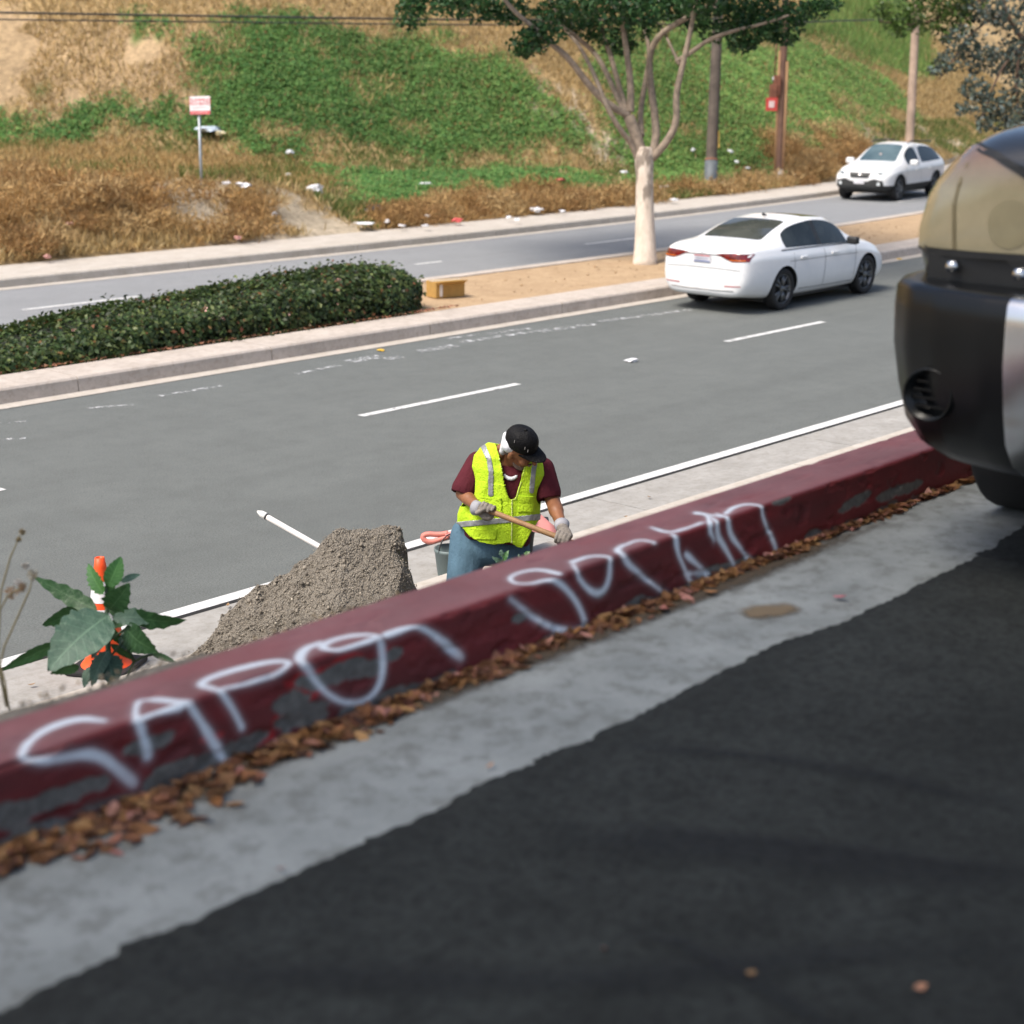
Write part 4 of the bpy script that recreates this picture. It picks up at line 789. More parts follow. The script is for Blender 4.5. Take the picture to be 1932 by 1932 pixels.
# ---- no-dumping sign
sp_ = hit(380, 352); sd = float((sp_ - np.array([0, 0, CAM_H])) @ FW); sb = np.array(sp_); sign = empty('roadside_sign', sb, 'white and red notice sign on a thin metal post in the brown brush', 'sign'); bpy.context.view_layer.update()
top = at_d(374.5, 183, sd); adopt(MB().tube([sb - zup * .3, at_d(378, 290, sd), top], .032, 10).build('post', simple('galv_post', (.36, .39, .41), .5, .6), None, True), sign)
A0, A1, A2, A3 = at_d(357.5, 182, sd - .06), at_d(396, 181, sd - .06), at_d(396.5, 216, sd - .06), at_d(358.5, 216.5, sd - .06)
ux = (A1 - A0); uy = (A3 - A0); nn = np.cross(ux, uy); nn /= np.linalg.norm(nn)
if nn @ FW > 0: nn = -nn
def spanel(u0, u1, v0, v1, off, thick): 
    f_ = [A0 + ux * a + uy * b + nn * off for a, b in ((u0, v0), (u1, v0), (u1, v1), (u0, v1))]; b_ = [q - nn * thick for q in f_]
    return MB().add(f_ + b_, [(0, 1, 2, 3), (7, 6, 5, 4), (0, 4, 5, 1), (1, 5, 6, 2), (2, 6, 7, 3), (3, 7, 4, 0)])
plate = adopt(spanel(0, 1, 0, 1, 0, .012).build('plate', simple('sign_white', (.72, .68, .68), .5), None), sign)
M_sred = simple('sign_red', (.60, .09, .09), .5)
adopt(spanel(.01, .99, .80, .99, .004, .003).build('red_band', M_sred, None), sign)
def text_on(s, u, v, h, mat, nm='lettering'):
    cu = bpy.data.curves.new('txt', 'FONT'); cu.body = s; cu.align_x = 'CENTER'; cu.align_y = 'CENTER'; cu.size = h; o = bpy.data.objects.new('txt', cu); COL.objects.link(o); bpy.context.view_layer.update()
    me = bpy.data.meshes.new_from_object(o.evaluated_get(bpy.context.evaluated_depsgraph_get())); bpy.data.objects.remove(o)
    X_ = Vector(ux).normalized(); Y_v = -Vector(uy).normalized(); Z_v = X_.cross(Y_v); c = A0 + ux * u + uy * v + nn * .006
    M = Matrix(((X_.x, Y_v.x, Z_v.x, c[0]), (X_.y, Y_v.y, Z_v.y, c[1]), (X_.z, Y_v.z, Z_v.z, c[2]), (0, 0, 0, 1))); me.transform(M); return adopt(link(nm, me, mat), sign)
text_on('DUMPING', .5, .22, .105, M_sred); text_on('PROHIBITED', .5, .42, .085, M_sred); M_sg = simple('sign_grey', (.4, .38, .38), .6); M_sp = simple('sign_pale', (.72, .5, .5), .5)
for k in range(9): adopt(spanel(.16 + k * .075, .16 + k * .075 + .055, .60, .635, .004, .002).build('fine_print', M_sg, None), sign)
for k in range(11): adopt(spanel(.10 + k * .072, .10 + k * .072 + .05, .875, .915, .007, .002).build('fine_print', M_sp, None), sign)
# ================================================================== VEHICLES
bpy.context.view_layer.update()
def evalmesh(o): 
    bpy.context.view_layer.update(); return bpy.data.meshes.new_from_object(o.evaluated_get(bpy.context.evaluated_depsgraph_get()))
def car_shell(tab, matfn, arches, r_arch, sub=2, crease_rows=()):
    """loft of stations (x, zb, yl, ym, zbelt, yb, zr, yr, zc) -> closed mesh with material ids, wheel arches cut"""
    rows = []
    for (x, zb, yl, ym, zbt, yb, zr, yr, zc) in tab:
        h = zbt - zb
        half = [(0, zb), (yl * .8, zb), (yl, zb + .05 * min(1, h / .5)), (ym, zb + .28 * h), (ym + .004, zb + .62 * h), (ym - .012, zbt - .13 * min(1, h / .5)), (yb, zbt), (yr, zr), (yr * .84, zr + (zc - zr) * .62), (yr * .45, zc - (zc - zr) * .08), (0, zc)]
        ring = [(x, -y, z) for y, z in half] + [(x, y, z) for y, z in half[-2:0:-1]]; rows.append(ring)
    n = len(rows[0]); V = [p for r in rows for p in r]; Fs = []; mi = []
    for i in range(len(rows) - 1):
        for j in range(n):
            k = (j + 1) % n; row = j if j < 10 else 19 - j; Fs.append((i * n + j, i * n + k, (i + 1) * n + k, (i + 1) * n + j)); mi.append(matfn(i, row))
    for e, o in ((0, False), (len(rows) - 1, True)):
        ix = [e * n + j for j in range(n)]
        for j in range(10):                                    # strips across the end, mirrored row to row
            a, b, c, d = ix[j], ix[(j + 1)], ix[(n - j - 1) % n], ix[(n - j) % n]
            f = (a, b, c, d); f = tuple(dict.fromkeys(f))
            if len(f) > 2: Fs.append(f); mi.append(matfn(-1 if e == 0 else len(rows), j))
    me = bpy.data.meshes.new('shell'); me.from_pydata(V, [], Fs); me.polygons.foreach_set('material_index', mi)
    bm = bmesh.new(); bm.from_mesh(me); bmesh.ops.recalc_face_normals(bm, faces=bm.faces)
    cl = bm.edges.layers.float.get('crease_edge') or bm.edges.layers.float.new('crease_edge')
    for e in bm.edges:
        ms = {f.material_index for f in e.link_faces}
        if len(ms) > 1: e[cl] = .6
        a_, b_ = e.verts; ra, rb = a_.index % n, b_.index % n
        if ra == rb and min(ra, n - ra) in (5, 6): e[cl] = max(e[cl], .7)
        if ra == rb and min(ra, n - ra) in (2, 8): e[cl] = max(e[cl], .3)
    bm.to_mesh(me); bm.free()
    o = bpy.data.objects.new('shell_tmp', me); COL.objects.link(o)
    for k in range(8): me.materials.append(None)
    md = o.modifiers.new('s', 'SUBSURF'); md.levels = sub; md.render_levels = sub
    cuts = []
    for ax in arches:
        for sgn in (-1, 1):
            mb = MB(); mb.lathe([(0, -.26), (r_arch, -.26), (r_arch, .26), (0, .26)], (ax[0], sgn * (ax[2] - .0), ax[1]), 40, Matrix.Rotation(math.pi / 2, 3, 'X'), 7)
            cme = mb.mesh('cut'); b2 = bmesh.new(); b2.from_mesh(cme); bmesh.ops.remove_doubles(b2, verts=b2.verts, dist=1e-5); bmesh.ops.recalc_face_normals(b2, faces=b2.faces); b2.to_mesh(cme); b2.free()
            for k in range(8): cme.materials.append(None)
            c = bpy.data.objects.new('cut', cme); COL.objects.link(c); cuts.append(c); bo = o.modifiers.new('b', 'BOOLEAN'); bo.object = c; bo.operation = 'DIFFERENCE'; bo.solver = 'EXACT'
    me2 = evalmesh(o)
    for c in cuts: bpy.data.objects.remove(c)
    bpy.data.objects.remove(o); return me2
def split_shell(me, parts, parent):
    """parts: list of (material ids, name, material); each becomes a child mesh, faces separated into left/right islands when asked"""
    co = np.empty(len(me.vertices) * 3); me.vertices.foreach_get('co', co); co = co.reshape(-1, 3); out = {}
    for ids, name, mat, cond in parts:
        fs = [p for p in me.polygons if p.material_index in ids and (cond is None or cond(p.center))]
        if not fs: continue
        used = {}; F2 = []; 
        for p in fs: F2.append(tuple(used.setdefault(v, len(used)) for v in p.vertices))
        m2 = bpy.data.meshes.new(name); m2.from_pydata([co[v] for v in used], [], F2); o = link(name, m2, mat, parent, True); out[name] = o
        try: m2.set_sharp_from_angle(angle=RAD(38))
        except Exception: pass
    return out
def bvh_of(me): return BVHTree.FromPolygons([v.co[:] for v in me.vertices], [p.vertices[:] for p in me.polygons])
def decal(bvh, name, poly, axis, mat, parent, off=.006, rings=5, start=None):
    """poly of 2D points laid on the shell by rays along the axis: 'x+' rays travel to +x, coords are (y, z); 'y+': coords (x, z); 'z-': (x, y)"""
    P = [Vector(p) for p in poly]; Q = []
    for i in range(len(P)):
        a, b = P[i], P[(i + 1) % len(P)]; k = max(1, int((b - a).length / .045))
        Q += [a.lerp(b, j / k) for j in range(k)]
    c = sum(Q, Vector((0, 0))) / len(Q); V = []; n = len(Q); last = None; ok = True
    d = {'x+': Vector((1, 0, 0)), 'x-': Vector((-1, 0, 0)), 'y+': Vector((0, 1, 0)), 'y-': Vector((0, -1, 0)), 'z-': Vector((0, 0, -1))}[axis]
    def cast(q):
        o = {'x': Vector((0, q.x, q.y)), 'y': Vector((q.x, 0, q.y)), 'z': Vector((q.x, q.y, 0))}[axis[0]]
        o = o - d * 8; h = bvh.ray_cast(o, d)
        if h[0] is None: return None
        nn = h[1]; nn = nn if nn.dot(d) < 0 else -nn; return h[0] + nn * off
    for r in range(rings + 1):
        s = 1 - r / rings
        for q in Q:
            w = cast(c + (q - c) * s) if s > 0 or True else None
            if w is None: w = last if last is not None else Vector((0, 0, 0))
            V.append(w); last = w
    Fs = [(r * n + i, r * n + (i + 1) % n, (r + 1) * n + (i + 1) % n, (r + 1) * n + i) for r in range(rings) for i in range(n)]
    o = MB().add(V, Fs).build(name, mat, parent, True); return o
def strip_pts(pts, w):
    """thin closed outline round a 2D polyline"""
    P = [Vector(p) for p in pts]; L = []; R = []
    for i, p in enumerate(P):
        t = (P[min(i + 1, len(P) - 1)] - P[max(i - 1, 0)]).normalized(); n = Vector((-t.y, t.x)) * w / 2; L.append(p + n); R.append(p - n)
    return L + R[::-1]
def seam(bvh, name, pts, w, axis, mat, parent, off=.003):
    P = [Vector(p) for p in pts]; rows = []; d = {'y+': Vector((0, 1, 0)), 'y-': Vector((0, -1, 0)), 'x+': Vector((1, 0, 0)), 'x-': Vector((-1, 0, 0)), 'z-': Vector((0, 0, -1))}[axis]
    Q = []
    for i in range(len(P) - 1):
        k = max(1, int((P[i + 1] - P[i]).length / .05)); Q += [P[i].lerp(P[i + 1], j / k) for j in range(k)]
    Q.append(P[-1])
    for i, q in enumerate(Q):
        t = (Q[min(i + 1, len(Q) - 1)] - Q[max(i - 1, 0)]).normalized(); n = Vector((-t.y, t.x)) * w / 2; row = []
        for s in (-1, 1):
            e = q + n * s; o = {'x': Vector((0, e.x, e.y)), 'y': Vector((e.x, 0, e.y)), 'z': Vector((e.x, e.y, 0))}[axis[0]] - d * 8; h = bvh.ray_cast(o, d)
            if h[0] is None: row = None; break
            row.append(h[0] - d * off)
        if row: rows.append(row)
    return MB().grid(rows).build(name, mat, parent) if len(rows) > 1 else None
M_tyre = simple('tyre_rubber', (.018, .018, .019), .85, bump=.3, bscale=40); M_rim = simple('rim_dark_alloy', (.16, .165, .17), .35, .8); M_rimd = simple('rim_recess', (.02, .02, .021), .6)
def wheel(parent, x, y, z, R, W, side, spokes=5, name='wheel', rim=None):
    """side = +1 for the wheel whose outer face looks to +y"""
    rot = Matrix.Rotation(-side * math.pi / 2, 3, 'X'); e = bpy.data.objects.new(name, None); COL.objects.link(e); e.parent = parent; e.location = (x, y, z); rr = R * .70
    MB().lathe([(rr, -W / 2 * .8), (R * .93, -W / 2), (R, -W / 2 * .75), (R, W / 2 * .75), (R * .985, W / 2 * .9), (R * .92, W / 2), (R * .78, W / 2 * 1.0), (rr, W / 2 * .8)], n=36, M=rot, closed=True).build('tyre', M_tyre, e, True)
    mb = MB(); mb.lathe([(rr, -W / 2 * .7), (rr * .97, W / 2 * .8), (rr * 1.02, W / 2 * .86), (rr * 1.02, W / 2 * .7)], n=36, M=rot); mb.lathe([(rr * .96, W * .1), (0, W * .1)], n=36, M=rot, mi=1)
    for k in range(spokes):
        for dk in (-.16, .16):
            a = 2 * math.pi * k / spokes + dk; p0 = Vector((math.cos(a - dk * .6) * rr * .2, math.sin(a - dk * .6) * rr * .2, W / 2 * .78)); p1 = Vector((math.cos(a + dk * .3) * rr * .97, math.sin(a + dk * .3) * rr * .97, W / 2 * .80)); n = Vector((-math.sin(a), math.cos(a), 0)) * rr * .055
            vs = [p0 - n, p0 + n, p1 + n * 1.2, p1 - n * 1.2]; vs += [v - Vector((0, 0, W * .16)) for v in vs]; mb.add([rot @ v for v in vs], [(0, 1, 2, 3), (0, 4, 5, 1), (1, 5, 6, 2), (2, 6, 7, 3), (3, 7, 4, 0)])
    mb.lathe([(0, W / 2 * .86), (rr * .2, W / 2 * .84), (rr * .24, W / 2 * .7)], n=18, M=rot)
    mb.build('rim', [rim or M_rim, M_rimd], e, True); return e
t = NT('white_car_paint'); t.set(color=t.ramp(t.noise(3, 4), [(.3, (.76, .77, .78)), (.7, (.80, .81, .82))]), rough=.35, coat=.6, coatr=.08); M_carw = t.m
t = NT('car_glass_dark'); t.set(color=t.ramp(t.noise(1.4, 3), [(.35, (.012, .016, .017)), (.65, (.035, .042, .042))]), rough=.06, spec=.3); M_glass = t.m
t = NT('car_glass_tint'); t.set(color=t.ramp(t.noise(1.1, 3), [(.35, (.05, .055, .05)), (.65, (.085, .09, .08))]), rough=.05, spec=.6); M_glassr = t.m
t = NT('windscreen_glass'); t.set(color=t.ramp(t.noise(1.2, 3), [(.35, (.05, .085, .10)), (.65, (.10, .15, .165))]), rough=.05, spec=.8); M_wind = t.m
M_blk = simple('black_trim', (.016, .017, .018), .55); M_seam = simple('panel_gap', (.12, .125, .13), .8); M_clad = simple('grey_cladding', (.030, .032, .033), .75)
t = NT('tail_lamp_red'); t.set(color=t.ramp(t.noise(14, 3), [(.35, (.09, .006, .006)), (.65, (.20, .014, .012))]), rough=.12, coat=.7); M_tail = t.m
M_plate = simple('plate_white', (.62, .62, .66), .45); M_chrome = simple('chrome', (.75, .76, .77), .12, 1.0, var=.04)
M_lamp = simple('headlamp_clear', (.62, .66, .68), .12, 0, var=.2, coat=.8)
# ------------------------------------------------ white sedan, seen from behind
ST = [(.00, .34, .55, .64, .88, .60, .92, .52, .94), (.05, .25, .68, .78, .96, .70, 1.02, .60, 1.045), (.20, .25, .74, .85, 1.0, .78, 1.06, .68, 1.085), (.55, .20, .78, .885, 1.0, .81, 1.075, .70, 1.105), (.80, .18, .80, .895, .995, .82, 1.09, .68, 1.125),
      (1.15, .17, .80, .90, .985, .825, 1.22, .64, 1.265), (1.62, .16, .80, .90, .97, .83, 1.325, .60, 1.385), (2.15, .16, .80, .90, .955, .83, 1.36, .60, 1.43), (2.27, .16, .80, .90, .952, .83, 1.36, .60, 1.43), (2.80, .16, .80, .90, .94, .83, 1.325, .59, 1.385), (3.12, .16, .80, .895, .935, .825, 1.175, .635, 1.235),
      (3.45, .17, .80, .89, .93, .82, .985, .70, 1.03), (3.77, .17, .79, .885, .90, .80, .935, .68, .98), (4.20, .17, .77, .86, .82, .75, .87, .62, .905), (4.50, .20, .70, .78, .72, .66, .76, .52, .785), (4.66, .26, .58, .64, .62, .52, .645, .40, .655), (4.70, .34, .45, .50, .55, .42, .58, .32, .59)]
def sm(i, r):
    if r == 6 and i in (5, 6): return 1
    if r == 6 and i == 7: return 4
    if r == 6 and i in (8, 9): return 2
    if r in (8, 9) and i in (4, 5): return 3
    if r in (8, 9) and i in (9, 10): return 5
    if r in (8, 9) and i in (7, 8): return 6
    return 0
WB0, WB1, TR = 1.08, 3.77, .76
me = car_shell(ST, sm, [(WB0, .33, .86), (WB1, .33, .86)], .385)
A = at_z(1476, 585, 0); B = at_z(1638, 553, 0); hd_ = math.atan2(B[1] - A[1], B[0] - A[0])
ca, sa = math.cos(hd_), math.sin(hd_); yr_ = -TR - .1
SS = .955; ox = A[0] - SS * (WB0 * ca - yr_ * sa); oy = A[1] - SS * (WB0 * sa + yr_ * ca)
sed = empty('sedan', (ox, oy, 0.004), 'white four-door sedan seen from behind in the inner lane', 'car', rz=hd_); sed.scale = (SS, SS, SS); bv = bvh_of(me)
split_shell(me, [((0,), 'body', M_carw, None), *[((7,), 'wheel_arch', M_blk, (lambda c, sx=sx, sy=sy: (c.x > 2.4) == sx and (c.y > 0) == sy)) for sx in (True, False) for sy in (True, False)], ((1,), 'rear_side_window', M_glass, lambda c: c.y < 0), ((1,), 'rear_side_window', M_glass, lambda c: c.y >= 0), ((4,), 'door_pillar', M_blk, lambda c: c.y < 0), ((4,), 'door_pillar', M_blk, lambda c: c.y >= 0), ((2,), 'front_side_window', M_glass, lambda c: c.y < 0), ((2,), 'front_side_window', M_glass, lambda c: c.y >= 0), ((3,), 'rear_window', M_glassr, None), ((5,), 'windscreen', M_wind, None), ((6,), 'sunroof', simple('sunroof_glass', (.02, .024, .028), .08), None)], sed)
for s in (-1, 1):
    for x in (WB0, WB1): wheel(sed, x, s * (TR + .0), .335, .335, .215, s)
    tl = decal(bv, 'tail_lamp', [(s * .26, .935), (s * .40, .955), (s * .60, .965), (s * .80, .955), (s * .80, .84), (s * .56, .835), (s * .46, .865), (s * .36, .905)], 'x+', M_tail, sed, .008)
    decal(bv, 'lamp_strip', [(s * .50, .868), (s * .76, .868), (s * .76, .852), (s * .52, .85)], 'x+', simple('amber_lens', (.55, .13, .02), .2), tl, .013, 2)
    decal(bv, 'reflector', [(s * .42, .452), (s * .70, .46), (s * .72, .448), (s * .44, .437)], 'x+', simple('red_reflector', (.42, .02, .02), .25), sed, .006, 2)
    ax = 'y-' if s > 0 else 'y+'
    for x in (1.34, 2.30, 3.32): seam(bv, 'door_gap', [(x + .05 * (x > 3), .90), (x, .75), (x - .02, .45), (x + (.1 if x < 2 else 0), .28)], .011, ax, M_seam, sed)
    for x in (1.62, 2.60):
        hm = MB().box((0, 0, 0), (.20, .03, .032)).build('door_handle', M_carw, sed, bevel=.008); hm.location = (x, s * .905, .815)
    seam(bv, 'belt_trim', [(1.0, .962), (1.6, .955), (2.4, .94), (3.2, .928)], .018, ax, M_blk, sed, .005); seam(bv, 'side_crease', [(1.2, .775), (2.3, .765), (3.4, .745)], .008, ax, M_seam, sed, .002)
    seam(bv, 'sill_line', [(1.55, .30), (2.4, .285), (3.3, .28)], .012, ax, M_seam, sed)
    mm = MB(); mm.box((0, 0, 0), (.12, .20, .13)).build('door_mirror', M_blk, sed, True, bevel=.035).location = (3.02, s * .985, .985)
    decal(bv, 'headlamp', [(s * .46, .68), (s * .74, .74), (s * .76, .66), (s * .50, .62)], 'x-', M_lamp, sed)
lp = decal(bv, 'licence_plate', [(-.165, .915), (.165, .915), (.165, .795), (-.165, .795)], 'x+', M_plate, sed, .012, 3)
decal(bv, 'plate_band', [(-.15, .908), (.15, .908), (.15, .89), (-.15, .89)], 'x+', simple('plate_red', (.5, .14, .14), .5), lp, .016, 2); decal(bv, 'plate_band', [(-.15, .82), (.15, .82), (.15, .803), (-.15, .803)], 'x+', simple('plate_blue', (.12, .16, .35), .5), lp, .016, 2)
decal(bv, 'plate_characters', [(-.12, .876), (.12, .876), (.12, .836), (-.12, .836)], 'x+', simple('plate_ink', (.42, .43, .5), .5), lp, .016, 2)
seam(bv, 'boot_gap', [(-.62, .925), (-.3, .92), (0, .925), (.3, .92), (.62, .925)], .013, 'x+', M_blk, sed); seam(bv, 'bumper_gap', [(-.7, .70), (-.3, .715), (.3, .715), (.7, .70)], .008, 'x+', M_seam, sed)
seam(bv, 'bumper_trim', [(-.60, .375), (-.3, .365), (.3, .365), (.60, .375)], .016, 'x+', M_chrome, sed, .006); seam(bv, 'boot_lip', [(-.6, 1.0), (0, 1.02), (.6, 1.0)], .010, 'x+', M_seam, sed, .002)
decal(bv, 'badge', [(-.04, 1.0), (.04, 1.0), (.04, .95), (-.04, .95)], 'x+', M_chrome, sed, .008, 2)
ant = MB().add([(0, -.018, 0), (0, .018, 0), (.13, .012, .0), (.13, -.012, 0), (-.02, 0, .055), (.03, 0, .05)], [(0, 1, 4), (1, 2, 5, 4), (2, 3, 5), (3, 0, 4, 5)]).build('antenna_fin', M_blk, sed); ant.location = (1.72, 0, 1.415)
MB().box((2.4, 0, .19), (3.3, 1.40, .1)).build('underbody', M_blk, sed)
# ------------------------------------------------ white crossover, oncoming
XT = [(.00, .45, .60, .68, .95, .62, 1.00, .55, 1.02), (.06, .36, .70, .80, 1.02, .72, 1.08, .64, 1.10), (.20, .30, .76, .86, 1.05, .78, 1.15, .67, 1.19), (.45, .27, .79, .89, 1.05, .80, 1.31, .60, 1.37), (.80, .25, .80, .90, 1.04, .81, 1.43, .57, 1.50), (1.3, .24, .80, .90, 1.025, .82, 1.48, .56, 1.555), (1.95, .24, .80, .90, 1.01, .82, 1.51, .565, 1.595), (2.07, .24, .80, .90, 1.005, .82, 1.505, .565, 1.593), (2.55, .24, .80, .90, .995, .82, 1.46, .565, 1.545),
      (2.98, .24, .80, .895, .99, .82, 1.245, .635, 1.31), (3.32, .24, .80, .89, .985, .81, 1.05, .70, 1.09), (3.60, .25, .79, .885, .97, .79, 1.01, .67, 1.05), (4.05, .27, .78, .87, .90, .75, .96, .62, .985), (4.30, .30, .72, .80, .82, .67, .87, .54, .885), (4.42, .34, .62, .68, .74, .55, .77, .42, .78), (4.46, .42, .48, .54, .66, .44, .68, .34, .69)]
def xm(i, r):
    if r == 6 and i in (3, 4, 5): return 1
    if r == 6 and i == 6: return 0
    if r == 6 and i in (7, 8): return 2
    if r in (8, 9) and i in (1, 2, 3): return 3
    if r in (8, 9) and i in (8, 9): return 5
    if r in (0, 1, 2): return 4
    return 0
me = car_shell(XT, xm, [(.92, .35, .86), (3.585, .35, .86)], .41)
Wf = at_z(1695, 379, 0); hx = math.pi + .11                       # heading down the far carriageway
ca, sa = math.cos(hx), math.sin(hx); lx, ly = 3.585, .86
cx_ = empty('crossover', (Wf[0] - (lx * ca - ly * sa), Wf[1] - (lx * sa + ly * ca), .004), 'white crossover with black lower cladding coming down the far road', 'car', rz=hx); bv = bvh_of(me)
split_shell(me, [((0,), 'body', M_carw, None), *[((7,), 'wheel_arch', M_blk, (lambda c, sx=sx, sy=sy: (c.x > 2.4) == sx and (c.y > 0) == sy)) for sx in (True, False) for sy in (True, False)], ((4,), 'cladding', M_clad, None), ((1,), 'rear_side_window', M_glass, lambda c: c.y < 0), ((1,), 'rear_side_window', M_glass, lambda c: c.y >= 0), ((2,), 'front_side_window', M_glass, lambda c: c.y < 0), ((2,), 'front_side_window', M_glass, lambda c: c.y >= 0), ((3,), 'rear_window', M_glassr, None), ((5,), 'windscreen', M_wind, None)], cx_)
for s in (-1, 1):
    for x in (.92, 3.585): wheel(cx_, x, s * .77, .345, .345, .22, s)
    ax = 'y-' if s > 0 else 'y+'
    for x in (.92, 3.585): seam(bv, 'arch_cladding', [(x + .43 * math.cos(a), .35 + .43 * math.sin(a)) for a in np.linspace(-.25, math.pi + .25, 26)], .055, ax, M_clad, cx_, .008)
    seam(bv, 'sill_cladding', [(1.35, .36), (2.2, .35), (3.15, .35)], .11, ax, M_clad, cx_, .006)
    for x in (1.2, 2.12, 3.12): seam(bv, 'door_gap', [(x + .06, .95), (x, .75), (x - .02, .45)], .011, ax, M_seam, cx_)
    for x in (1.45, 2.4): MB().box((0, 0, 0), (.19, .03, .034)).build('door_handle', M_carw, cx_, bevel=.008).location = (x, s * .905, .84)
    MB().box((0, 0, 0), (.14, .24, .17)).build('door_mirror', M_carw, cx_, True, bevel=.045).location = (2.92, s * 1.0, 1.05)
    hl = decal(bv, 'headlamp', [(s * .34, .80), (s * .62, .84), (s * .74, .86), (s * .72, .76), (s * .5, .73), (s * .36, .745)], 'x-', M_lamp, cx_, .007); decal(bv, 'lamp_unit', [(s * .50, .79), (s * .62, .81), (s * .62, .76), (s * .50, .745)], 'x-', simple('lamp_dark', (.04, .06, .07), .2), hl, .012, 2)
    fg = decal(bv, 'fog_lamp_bezel', [(s * .44, .55), (s * .68, .60), (s * .72, .45), (s * .48, .41)], 'x-', M_clad, cx_, .006, 3); decal(bv, 'fog_lamp', [(s * (.58 + .05 * math.cos(a)), .50 + .05 * math.sin(a)) for a in np.linspace(0, 6.28, 10)[:-1]], 'x-', M_lamp, fg, .012, 2)
    rb = MB().tube([(.75, s * .57, 1.56), (.85, s * .57, 1.60), (2.2, s * .575, 1.63), (2.5, s * .57, 1.58)], .02, 6).build('roof_rail', M_blk, cx_)
    decal(bv, 'tail_lamp', [(s * .5, 1.0), (s * .78, 1.02), (s * .78, .88), (s * .5, .9)], 'x+', M_tail, cx_)
gr = decal(bv, 'grille', [(-.34, .80), (.34, .80), (.27, .655), (-.27, .655)], 'x-', M_blk, cx_, .008, 3); seam(bv, 'grille_bar', [(-.26, .735), (0, .725), (.26, .735)], .010, 'x-', M_clad, gr, .014)
decal(bv, 'badge', [(.045 * math.cos(a), .74 + .022 * math.sin(a)) for a in np.linspace(0, 6.28, 12)[:-1]], 'x-', M_chrome, gr, .016, 2)
decal(bv, 'lower_bumper', [(-.62, .60), (-.44, .635), (-.25, .565), (.25, .565), (.44, .635), (.62, .60), (.62, .40), (.3, .345), (-.3, .345), (-.62, .40)], 'x-', M_clad, cx_, .005, 4)
decal(bv, 'licence_plate', [(-.16, .60), (.16, .60), (.16, .49), (-.16, .49)], 'x-', M_plate, cx_, .016, 2)
MB().box((2.2, 0, .25), (3.4, 1.45, .1)).build('underbody', M_blk, cx_)
for k in range(3): pass
MB().box((2.3, -.0, 1.12), (.04, .06, .10)).build('hanging_ornament', simple('ornament_pale', (.6, .5, .48), .6), cx_).location = (.75, .0, .12)
# ------------------------------------------------ parked SUV, only its front corner shows
L_ = 5.0; SX, SY = 4.62, 1.60
UT = [(0, .55, .80, .90, 1.15, .88, 1.2, .80, 1.22), (.10, .45, .90, .97, 1.2, .95, 1.60, .85, 1.65), (.30, .42, .92, 1.0, 1.22, .97, 1.80, .80, 1.86), (1.0, .40, .92, 1.0, 1.22, .97, 1.86, .78, 1.93), (2.40, .40, .92, 1.0, 1.21, .97, 1.86, .78, 1.94), (2.52, .40, .92, 1.0, 1.21, .97, 1.86, .78, 1.94), (3.0, .40, .92, 1.0, 1.2, .97, 1.82, .78, 1.90), (3.42, .40, .92, 1.0, 1.2, .96, 1.58, .84, 1.65), (3.75, .40, .92, 1.0, 1.24, .96, 1.44, .88, 1.50),
      (4.3, .50, .92, 1.0, 1.25, .97, 1.43, .88, 1.49), (4.60, .66, .92, .995, 1.26, .975, 1.41, .88, 1.475), (4.76, .86, .91, .99, 1.25, .96, 1.39, .85, 1.45), (4.85, .94, .87, .945, 1.22, .91, 1.35, .79, 1.41), (4.90, .99, .80, .885, 1.19, .85, 1.30, .72, 1.34)]
def um(i, r):
    if r == 6 and i in (1, 2, 3): return 1
    if r == 6 and i == 4: return 4
    if r == 6 and i in (5, 6): return 2
    if r in (8, 9) and i in (6, 7): return 5
    return 0
me = car_shell(UT, um, [(1.0, .39, .95), (3.95, .39, .95)], .47)
suv = empty('suv', (SX + L_, SY, UP), 'dark parked SUV, only its headlamp and bumper corner showing at right', 'car', rz=math.pi); bv = bvh_of(me)
t = NT('dark_blue_paint'); t.set(color=(.010, .013, .017), rough=.28, coat=.8, coatr=.05); M_suv = t.m
split_shell(me, [((0,), 'body', M_suv, None), *[((7,), 'wheel_arch', M_blk, (lambda c, sx=sx, sy=sy: (c.x > 2.4) == sx and (c.y > 0) == sy)) for sx in (True, False) for sy in (True, False)], ((1,), 'rear_side_window', M_glass, lambda c: c.y < 0), ((1,), 'rear_side_window', M_glass, lambda c: c.y >= 0), ((4,), 'door_pillar', M_blk, lambda c: c.y < 0), ((4,), 'door_pillar', M_blk, lambda c: c.y >= 0), ((2,), 'front_side_window', M_glass, lambda c: c.y < 0), ((2,), 'front_side_window', M_glass, lambda c: c.y >= 0), ((5,), 'windscreen', M_wind, None)], suv)
t = NT('clouded_lens_painted_refl'); f = t.noise(5, 5, .6); z_ = t.n('ShaderNodeSeparateXYZ'); t.l(t.co(), z_.inputs[0])
refl_ramp = t.ramp(t.math('ADD', z_.outputs['Z'], t.math('MULTIPLY', f, .05)), [(.0, 0.0), (1.0, 1.0)])
lo = t.ramp(f, [(.3, (.30, .26, .155)), (.7, (.38, .33, .21))]); hi = t.ramp(f, [(.35, (.20, .115, .065)), (.7, (.27, .165, .10))])  # clouded plastic below; brown upper tone paints the hill's reflection into the lens
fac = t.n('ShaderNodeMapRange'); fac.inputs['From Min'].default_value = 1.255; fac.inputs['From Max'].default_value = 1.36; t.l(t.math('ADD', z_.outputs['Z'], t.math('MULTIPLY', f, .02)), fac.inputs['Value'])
t.set(color=t.mix(fac.outputs[0], lo, hi), rough=.22, coat=1.0, coatr=.06); M_lens = t.m
